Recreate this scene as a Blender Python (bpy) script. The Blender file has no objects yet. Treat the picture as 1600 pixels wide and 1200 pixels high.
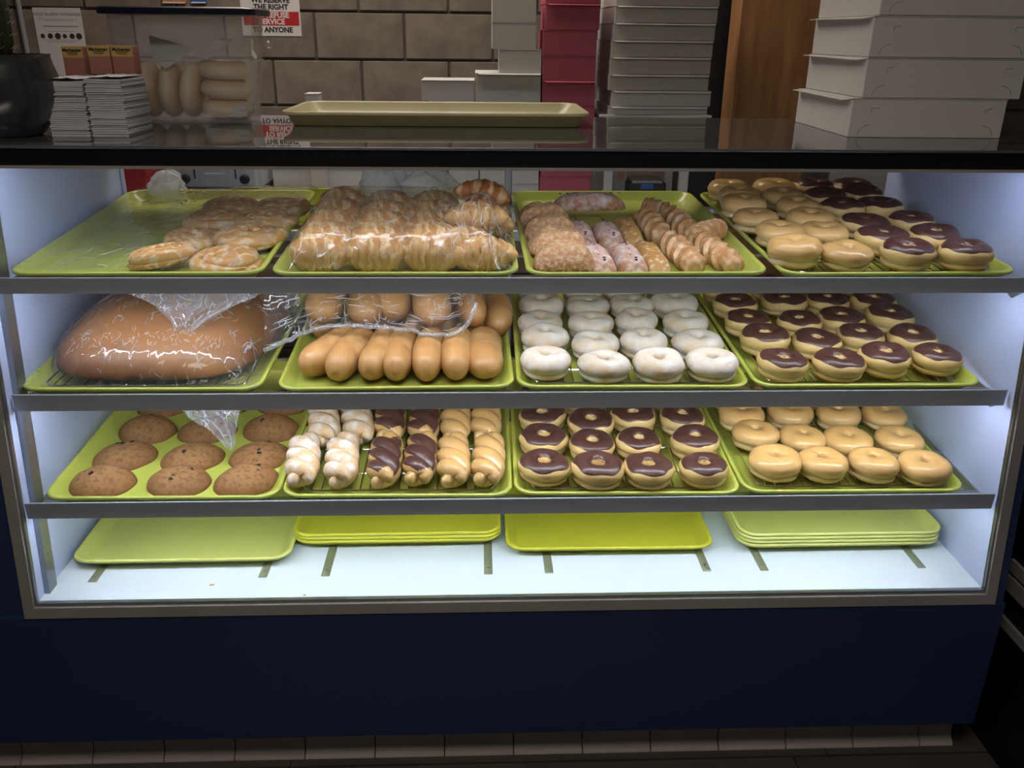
import bpy, math, random
from mathutils import Vector, Matrix, Euler, noise

# ------------------------------------------------------------------ camera
SC = bpy.context.scene
COL = SC.collection
FPX, PITCH, YAW, ROLL = 1344.5, 0.3847, 0.0410, 0.0104
CAM = Vector((-0.0804, -1.5476, 1.4337))
_F = Vector((math.sin(YAW) * math.cos(PITCH), math.cos(YAW) * math.cos(PITCH), -math.sin(PITCH)))
_R = Vector((math.cos(YAW), -math.sin(YAW), 0))
_U = _R.cross(_F)
CR = _R * math.cos(ROLL) + _U * math.sin(ROLL)
CU = _U * math.cos(ROLL) - _R * math.sin(ROLL)
cam_data = bpy.data.cameras.new('camera')
cam_data.sensor_width = 36
cam_data.lens = FPX / 1600 * 36
cam_data.clip_start = 0.02
cam = bpy.data.objects.new('camera', cam_data)
COL.objects.link(cam)
cam.matrix_world = Matrix(((CR.x, CU.x, -_F.x, CAM.x), (CR.y, CU.y, -_F.y, CAM.y), (CR.z, CU.z, -_F.z, CAM.z), (0, 0, 0, 1)))
SC.camera = cam

# ------------------------------------------------------------------ light and exposure
SC.view_settings.view_transform = 'Standard'
SC.view_settings.look = 'None'
SC.view_settings.exposure = 0.0
SC.view_settings.gamma = 1.0
SC.view_settings.use_curve_mapping = False
SC.cycles.transparent_max_bounces = 24
SC.cycles.sample_clamp_indirect = 4.0
world = bpy.data.worlds.new('world')
SC.world = world
world.use_nodes = True
world.node_tree.nodes['Background'].inputs[0].default_value = (0.9, 0.85, 0.8, 1)
world.node_tree.nodes['Background'].inputs[1].default_value = 0.012
LED_TOP, LED_S1, LED_S2, LED_S3 = 38.0, 47.0, 53.0, 39.0       # radiance of the case light strips
LED_TOP_COL, LED_MID_COL, LED_LOW_COL = (0.74, 0.82, 1.0), (0.80, 0.88, 1.0), (0.86, 0.94, 1.0)
LAMP_BACK, LAMP_FRONT = 12.0, 8.0                              # radiance of the ceiling panels


def ray(px, py):
    return _F + CR * ((px - 800) / FPX) + CU * ((600 - py) / FPX)


def at_y(px, py, y):
    d = ray(px, py)
    return CAM + d * ((y - CAM.y) / d.y)


def at_z(px, py, z):
    d = ray(px, py)
    return CAM + d * ((z - CAM.z) / d.z)


def at_x(px, py, x):
    d = ray(px, py)
    return CAM + d * ((x - CAM.x) / d.x)


# ------------------------------------------------------------------ main dimensions (metres)
FLOOR_Z = -0.06
CASE_W = 0.958             # half of the inner width
GLASS_Y, DECK_Z, LEAN = -0.0975, 0.382, 0.109
TOP_Z, TOP_FRONT, TOP_BACK = 1.252, 0.0, 0.625
CASE_BACK = 0.64
WALL_Y = 2.65
TILT = 0.0622
SHELF_Y = (-0.0050, -0.0165, -0.0555)
SHELF_Z = (1.0299, 0.8080, 0.5948)
TRAY_W, TRAY_D, TRAY_H = 0.457, 0.66, 0.025
FLOOR_H = -0.0215          # tray floor below the rim
RACK_H = -0.0085           # top of the wire rack below the rim


def glass_y(z):
    return GLASS_Y + (z - DECK_Z) * LEAN


def shelf_pt(s, u, v, h):
    return Vector((u, SHELF_Y[s] + v * math.cos(TILT) - h * math.sin(TILT), SHELF_Z[s] + v * math.sin(TILT) + h * math.cos(TILT)))


def shelf_mat(s, u, v, h, yaw=0.0, pitch=0.0, roll=0.0):
    r = Matrix.Rotation(TILT, 4, 'X') @ Matrix.Rotation(yaw, 4, 'Z') @ Matrix.Rotation(pitch, 4, 'X') @ Matrix.Rotation(roll, 4, 'Y')
    return Matrix.Translation(shelf_pt(s, u, v, h)) @ r


def shelf_px(s, px, py, h):
    """pixel -> (u, v) on the plane h above the tray rims of shelf s"""
    o = Vector((0, SHELF_Y[s], SHELF_Z[s]))
    n = Vector((0, -math.sin(TILT), math.cos(TILT)))
    d = ray(px, py)
    t = (o + n * h - CAM).dot(n) / d.dot(n)
    p = CAM + d * t - o
    return p.x, p.y * math.cos(TILT) + p.z * math.sin(TILT)


# ------------------------------------------------------------------ mesh helpers
class MB:
    def __init__(self):
        self.v, self.f = [], []

    def add(self, verts, faces):
        o = len(self.v)
        self.v += [tuple(p) for p in verts]
        self.f += [tuple(i + o for i in f) for f in faces]
        return self

    def box(self, lo, hi, m=None):
        x0, y0, z0 = lo
        x1, y1, z1 = hi
        vs = [(x0, y0, z0), (x1, y0, z0), (x1, y1, z0), (x0, y1, z0), (x0, y0, z1), (x1, y0, z1), (x1, y1, z1), (x0, y1, z1)]
        if m is not None:
            vs = [m @ Vector(p) for p in vs]
        return self.add(vs, [(0, 3, 2, 1), (4, 5, 6, 7), (0, 1, 5, 4), (1, 2, 6, 5), (2, 3, 7, 6), (3, 0, 4, 7)])

    def bbox(self, lo, hi, b=0.003, m=None):
        """box with chamfered edges"""
        x0, y0, z0 = lo
        x1, y1, z1 = hi
        b = min(b, (x1 - x0) * .45, (y1 - y0) * .45, (z1 - z0) * .45)
        loops = []
        for z, i in ((z0, b), (z0 + b, 0), (z1 - b, 0), (z1, b)):
            loops.append(rrect(x0 + i, y0 + i, x1 - i, y1 - i, b, z, 1))
        return self.loft(loops, True, True, m)

    def loft(self, loops, cap0=True, cap1=True, m=None, closed=True):
        n = len(loops[0])
        vs = [p for l in loops for p in l]
        if m is not None:
            vs = [m @ Vector(p) for p in vs]
        fs = []
        for k in range(len(loops) - 1):
            for i in range(n if closed else n - 1):
                j = (i + 1) % n
                fs.append((k * n + i, k * n + j, (k + 1) * n + j, (k + 1) * n + i))
        if cap0:
            fs.append(tuple(range(n - 1, -1, -1)))
        if cap1:
            o = (len(loops) - 1) * n
            fs.append(tuple(o + i for i in range(n)))
        return self.add(vs, fs)

    def grid(self, nu, nv, fn):
        vs = [fn(i / nu, j / nv) for j in range(nv + 1) for i in range(nu + 1)]
        fs = [(j * (nu + 1) + i, j * (nu + 1) + i + 1, (j + 1) * (nu + 1) + i + 1, (j + 1) * (nu + 1) + i) for j in range(nv) for i in range(nu)]
        return self.add(vs, fs)

    def tube(self, path, rad, n=8, caps=True):
        """path of Vectors; rad(i, t, a) -> (sideways radius, upward radius)"""
        N = len(path)
        loops = []
        for i, p in enumerate(path):
            t = (path[min(i + 1, N - 1)] - path[max(i - 1, 0)]).normalized()
            up = Vector((0, 0, 1)) if abs(t.z) < 0.95 else Vector((0, 1, 0))
            sd = t.cross(up).normalized()
            nn = sd.cross(t)
            loop = []
            for k in range(n):
                a = 2 * math.pi * k / n
                ra, rb = rad(i, i / (N - 1), a)
                loop.append(p + sd * (math.cos(a) * ra) + nn * (math.sin(a) * rb))
            loops.append(loop)
        return self.loft(loops, caps, caps)

    def wire(self, a, b, r, n=5):
        return self.tube([Vector(a), Vector(b)], lambda i, t, g: (r, r), n)

    def lathe(self, prof, n=32, wob=None):
        """prof of (r, z) from bottom to top"""
        loops = []
        for k, (r, z) in enumerate(prof):
            loop = []
            for i in range(n):
                a = 2 * math.pi * i / n
                rr, zz = (r, z) if wob is None else wob(r, z, a)
                loop.append((rr * math.cos(a), rr * math.sin(a), zz))
            loops.append(loop)
        return self.loft(loops, True, True)

    def mesh(self, name, mat=None, smooth=True, angle=30, weld=False):
        me = bpy.data.meshes.new(name)
        me.from_pydata(self.v, [], self.f)
        me.validate()
        if smooth:
            me.polygons.foreach_set('use_smooth', [True] * len(me.polygons))
            if angle < 180:
                me.set_sharp_from_angle(angle=math.radians(angle))
        if mat is not None:
            me.materials.append(mat)
        me.update()
        return me


def rrect(x0, y0, x1, y1, r, z, seg=6):
    pts = []
    for cx, cy, a0 in ((x1 - r, y1 - r, 0), (x0 + r, y1 - r, 90), (x0 + r, y0 + r, 180), (x1 - r, y0 + r, 270)):
        for k in range(seg + 1):
            a = math.radians(a0 + 90 * k / seg)
            pts.append((cx + r * math.cos(a), cy + r * math.sin(a), z))
    return pts


def nz(x, y, z=0.0):
    return noise.noise(Vector((x, y, z)))


def put(name, data, parent=None, m=None):
    o = bpy.data.objects.new(name, data)
    COL.objects.link(o)
    if parent is not None:
        o.parent = parent
    if m is not None:
        if parent is not None:
            o.matrix_local = m
        else:
            o.matrix_world = m
    return o


def tag(o, label, cat, group=None):
    o['label'] = label
    o['category'] = cat
    if group:
        o['group'] = group
    return o


def thing(name, label, cat, m=None, group=None):
    o = put(name, None, None, m)
    o.empty_display_size = 0.05
    return tag(o, label, cat, group)


def struct(name, data, m=None):
    o = put(name, data, None, m)
    o['kind'] = 'structure'
    return o


def T(x, y, z):
    return Matrix.Translation((x, y, z))


ORD = ['', 'first', 'second', 'third', 'fourth', 'fifth', 'sixth', 'seventh', 'eighth']


# ------------------------------------------------------------------ materials
def new_mat(name):
    m = bpy.data.materials.new(name)
    m.use_nodes = True
    nt = m.node_tree
    return m, nt, nt.nodes['Principled BSDF'], nt.nodes['Material Output']


def rgba(c):
    return (c[0], c[1], c[2], 1.0)


def plain(name, col, rough=0.5, metal=0.0, ior=1.5, col2=None, scale=8.0, stretch=(1, 1, 1), bump=0.0, bscale=None, coat=0.0, spec=0.5, jitter=0.0, detail=4.0, lo=0.35, hi=0.65):
    m, nt, b, out = new_mat(name)
    N, L = nt.nodes, nt.links
    b.inputs['Base Color'].default_value = rgba(col)
    b.inputs['Roughness'].default_value = rough
    b.inputs['Metallic'].default_value = metal
    b.inputs['Specular IOR Level'].default_value = spec
    b.inputs['IOR'].default_value = ior
    b.inputs['Coat Weight'].default_value = coat
    b.inputs['Coat Roughness'].default_value = 0.12
    tc = N.new('ShaderNodeTexCoord')
    mp = N.new('ShaderNodeMapping')
    mp.inputs['Scale'].default_value = stretch
    L.new(tc.outputs['Object'], mp.inputs['Vector'])
    csock = None
    if col2 is not None:
        no = N.new('ShaderNodeTexNoise')
        no.inputs['Scale'].default_value = scale
        no.inputs['Detail'].default_value = detail
        L.new(mp.outputs[0], no.inputs['Vector'])
        rp = N.new('ShaderNodeValToRGB')
        rp.color_ramp.elements[0].position = lo
        rp.color_ramp.elements[1].position = hi
        rp.color_ramp.elements[0].color = rgba(col)
        rp.color_ramp.elements[1].color = rgba(col2)
        L.new(no.outputs['Fac'], rp.inputs['Fac'])
        csock = rp.outputs['Color']
    if jitter > 0:
        oi = N.new('ShaderNodeObjectInfo')
        mr = N.new('ShaderNodeMapRange')
        mr.inputs['To Min'].default_value = 1 - jitter
        mr.inputs['To Max'].default_value = 1 + jitter
        L.new(oi.outputs['Random'], mr.inputs['Value'])
        hs = N.new('ShaderNodeHueSaturation')
        hs.inputs['Color'].default_value = rgba(col)
        if csock:
            L.new(csock, hs.inputs['Color'])
        L.new(mr.outputs[0], hs.inputs['Value'])
        csock = hs.outputs['Color']
    if csock:
        L.new(csock, b.inputs['Base Color'])
    if bump > 0:
        n2 = N.new('ShaderNodeTexNoise')
        n2.inputs['Scale'].default_value = bscale or scale * 3
        n2.inputs['Detail'].default_value = 6
        L.new(mp.outputs[0], n2.inputs['Vector'])
        bp = N.new('ShaderNodeBump')
        bp.inputs['Strength'].default_value = bump
        bp.inputs['Distance'].default_value = 0.003
        L.new(n2.outputs['Fac'], bp.inputs['Height'])
        L.new(bp.outputs[0], b.inputs['Normal'])
    return m


def bread(name, stops, height, rough=0.45, coat=0.0, patch=None, pscale=35.0, plo=0.45, phi=0.6, bump=0.25, bscale=120.0, jitter=0.1, stripes=None, stripe_scale=60.0, axis='X', sdist=6.0, slo=0.5, shi=1.0):
    """baked dough: crust colour by height (stops), blotches, optional pale layer stripes"""
    m, nt, b, out = new_mat(name)
    N, L = nt.nodes, nt.links
    b.inputs['Roughness'].default_value = rough
    b.inputs['Coat Weight'].default_value = coat
    b.inputs['Coat Roughness'].default_value = 0.1
    b.inputs['Specular IOR Level'].default_value = 0.35
    tc = N.new('ShaderNodeTexCoord')
    sp = N.new('ShaderNodeSeparateXYZ')
    L.new(tc.outputs['Object'], sp.inputs[0])
    no = N.new('ShaderNodeTexNoise')
    no.inputs['Scale'].default_value = 28
    no.inputs['Detail'].default_value = 3
    L.new(tc.outputs['Object'], no.inputs['Vector'])
    ma = N.new('ShaderNodeMath')
    ma.operation = 'MULTIPLY_ADD'
    ma.inputs[1].default_value = 0.35 * height
    L.new(no.outputs['Fac'], ma.inputs[0])
    L.new(sp.outputs['Z'], ma.inputs[2])
    mr = N.new('ShaderNodeMapRange')
    mr.inputs['From Min'].default_value = 0.17 * height
    mr.inputs['From Max'].default_value = 1.17 * height
    L.new(ma.outputs[0], mr.inputs['Value'])
    rp = N.new('ShaderNodeValToRGB')
    el = rp.color_ramp.elements
    while len(el) < len(stops):
        el.new(0.5)
    for e, (p, c) in zip(el, stops):
        e.position = p
        e.color = rgba(c)
    L.new(mr.outputs[0], rp.inputs['Fac'])
    cs = rp.outputs['Color']

    def mix(fac, a, colb):
        x = N.new('ShaderNodeMix')
        x.data_type = 'RGBA'
        L.new(fac, x.inputs['Factor'])
        L.new(a, x.inputs['A'])
        x.inputs['B'].default_value = rgba(colb)
        return x.outputs['Result']
    if stripes is not None:
        wv = N.new('ShaderNodeTexWave')
        wv.bands_direction = axis
        wv.inputs['Scale'].default_value = stripe_scale
        wv.inputs['Distortion'].default_value = sdist
        wv.inputs['Detail'].default_value = 4.0
        wv.inputs['Detail Scale'].default_value = 2.2
        L.new(tc.outputs['Object'], wv.inputs['Vector'])
        r2 = N.new('ShaderNodeValToRGB')
        r2.color_ramp.elements[0].position = slo
        r2.color_ramp.elements[1].position = shi
        L.new(wv.outputs['Fac'], r2.inputs['Fac'])
        cs = mix(r2.outputs['Color'], cs, stripes)
    if patch is not None:
        n3 = N.new('ShaderNodeTexNoise')
        n3.inputs['Scale'].default_value = pscale
        n3.inputs['Detail'].default_value = 5
        L.new(tc.outputs['Object'], n3.inputs['Vector'])
        r3 = N.new('ShaderNodeValToRGB')
        r3.color_ramp.elements[0].position = plo
        r3.color_ramp.elements[1].position = phi
        L.new(n3.outputs['Fac'], r3.inputs['Fac'])
        cs = mix(r3.outputs['Color'], cs, patch)
    oi = N.new('ShaderNodeObjectInfo')
    m2 = N.new('ShaderNodeMapRange')
    m2.inputs['To Min'].default_value = 1 - jitter
    m2.inputs['To Max'].default_value = 1 + jitter
    L.new(oi.outputs['Random'], m2.inputs['Value'])
    hs = N.new('ShaderNodeHueSaturation')
    L.new(cs, hs.inputs['Color'])
    L.new(m2.outputs[0], hs.inputs['Value'])
    L.new(hs.outputs['Color'], b.inputs['Base Color'])
    n2 = N.new('ShaderNodeTexNoise')
    n2.inputs['Scale'].default_value = bscale
    n2.inputs['Detail'].default_value = 5
    L.new(tc.outputs['Object'], n2.inputs['Vector'])
    bp = N.new('ShaderNodeBump')
    bp.inputs['Strength'].default_value = bump
    bp.inputs['Distance'].default_value = 0.002
    L.new(n2.outputs['Fac'], bp.inputs['Height'])
    L.new(bp.outputs[0], b.inputs['Normal'])
    return m


def clear(name, tint=(1, 1, 1), ior=1.45, rough=0.02, haze=0.0, haze_col=(0.8, 0.8, 0.85), crinkle=0.0, cscale=25.0, streak=0.0, stretch=(1, 1, 1)):
    """clear sheet: transparent with a fresnel reflection, optional milky haze and crinkles"""
    m, nt, b, out = new_mat(name)
    N, L = nt.nodes, nt.links
    N.remove(b)
    tr = N.new('ShaderNodeBsdfTransparent')
    tr.inputs[0].default_value = rgba(tint)
    gl = N.new('ShaderNodeBsdfGlossy')
    gl.inputs['Roughness'].default_value = rough
    # Schlick reflection, the same from both sides of the thin sheet
    lw = N.new('ShaderNodeLayerWeight')
    lw.inputs['Blend'].default_value = 0.5
    p5 = N.new('ShaderNodeMath')
    p5.operation = 'POWER'
    p5.inputs[1].default_value = 5.0
    L.new(lw.outputs['Facing'], p5.inputs[0])
    f0 = ((ior - 1) / (ior + 1)) ** 2
    fr = N.new('ShaderNodeMath')
    fr.operation = 'MULTIPLY_ADD'
    fr.inputs[1].default_value = 1 - f0
    fr.inputs[2].default_value = f0
    L.new(p5.outputs[0], fr.inputs[0])
    mx = N.new('ShaderNodeMixShader')
    L.new(tr.outputs[0], mx.inputs[1])
    L.new(gl.outputs[0], mx.inputs[2])
    fac = fr.outputs[0]
    hz = None
    if crinkle > 0:
        tc = N.new('ShaderNodeTexCoord')
        mp = N.new('ShaderNodeMapping')
        mp.inputs['Scale'].default_value = stretch
        L.new(tc.outputs['Object'], mp.inputs['Vector'])
        no = N.new('ShaderNodeTexNoise')
        no.noise_type = 'RIDGED_MULTIFRACTAL'
        no.inputs['Scale'].default_value = cscale
        no.inputs['Detail'].default_value = 4
        no.inputs['Distortion'].default_value = 0.6
        L.new(mp.outputs[0], no.inputs['Vector'])
        bp = N.new('ShaderNodeBump')
        bp.inputs['Strength'].default_value = crinkle
        bp.inputs['Distance'].default_value = 0.01
        L.new(no.outputs['Fac'], bp.inputs['Height'])
        L.new(bp.outputs[0], gl.inputs['Normal'])
        L.new(bp.outputs[0], lw.inputs['Normal'])
        if streak > 0:
            # thin broken crease lines that scatter light
            n5 = N.new('ShaderNodeTexNoise')
            n5.inputs['Scale'].default_value = cscale * 0.7
            n5.inputs['Detail'].default_value = 3
            L.new(mp.outputs[0], n5.inputs['Vector'])
            dv = N.new('ShaderNodeVectorMath')
            dv.operation = 'MULTIPLY_ADD'
            dv.inputs[1].default_value = (0.03, 0.03, 0.03)
            L.new(n5.outputs['Color'], dv.inputs[0])
            L.new(mp.outputs[0], dv.inputs[2])
            vo = N.new('ShaderNodeTexVoronoi')
            vo.feature = 'DISTANCE_TO_EDGE'
            vo.inputs['Scale'].default_value = cscale * 1.3
            L.new(dv.outputs[0], vo.inputs['Vector'])
            ln = N.new('ShaderNodeMapRange')
            ln.inputs['From Min'].default_value = 0.0
            ln.inputs['From Max'].default_value = 0.055
            ln.inputs['To Min'].default_value = 1.0
            ln.inputs['To Max'].default_value = 0.0
            L.new(vo.outputs['Distance'], ln.inputs['Value'])
            gt = N.new('ShaderNodeMapRange')
            gt.inputs['From Min'].default_value = 0.50
            gt.inputs['From Max'].default_value = 0.66
            gt.inputs['To Max'].default_value = streak
            L.new(n5.outputs['Fac'], gt.inputs['Value'])
            mu = N.new('ShaderNodeMath')
            mu.operation = 'MULTIPLY'
            L.new(ln.outputs[0], mu.inputs[0])
            L.new(gt.outputs[0], mu.inputs[1])
            ad = N.new('ShaderNodeMath')
            ad.use_clamp = True
            ad.inputs[1].default_value = haze
            L.new(mu.outputs[0], ad.inputs[0])
            hz = ad.outputs[0]
    L.new(fac, mx.inputs[0])
    last = mx.outputs[0]
    if haze > 0:
        df = N.new('ShaderNodeBsdfDiffuse')
        df.inputs[0].default_value = rgba(haze_col)
        tl = N.new('ShaderNodeBsdfTranslucent')
        tl.inputs[0].default_value = rgba(haze_col)
        a = N.new('ShaderNodeMixShader')
        L.new(df.outputs[0], a.inputs[1])
        L.new(tl.outputs[0], a.inputs[2])
        m2 = N.new('ShaderNodeMixShader')
        m2.inputs[0].default_value = haze
        if hz is not None:
            L.new(hz, m2.inputs[0])
        L.new(last, m2.inputs[1])
        L.new(a.outputs[0], m2.inputs[2])
        last = m2.outputs[0]
    L.new(last, out.inputs['Surface'])
    return m


def emit(name, col, strength):
    m, nt, b, out = new_mat(name)
    nt.nodes.remove(b)
    e = nt.nodes.new('ShaderNodeEmission')
    e.inputs[0].default_value = rgba(col)
    e.inputs[1].default_value = strength
    nt.links.new(e.outputs[0], out.inputs['Surface'])
    return m


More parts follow.
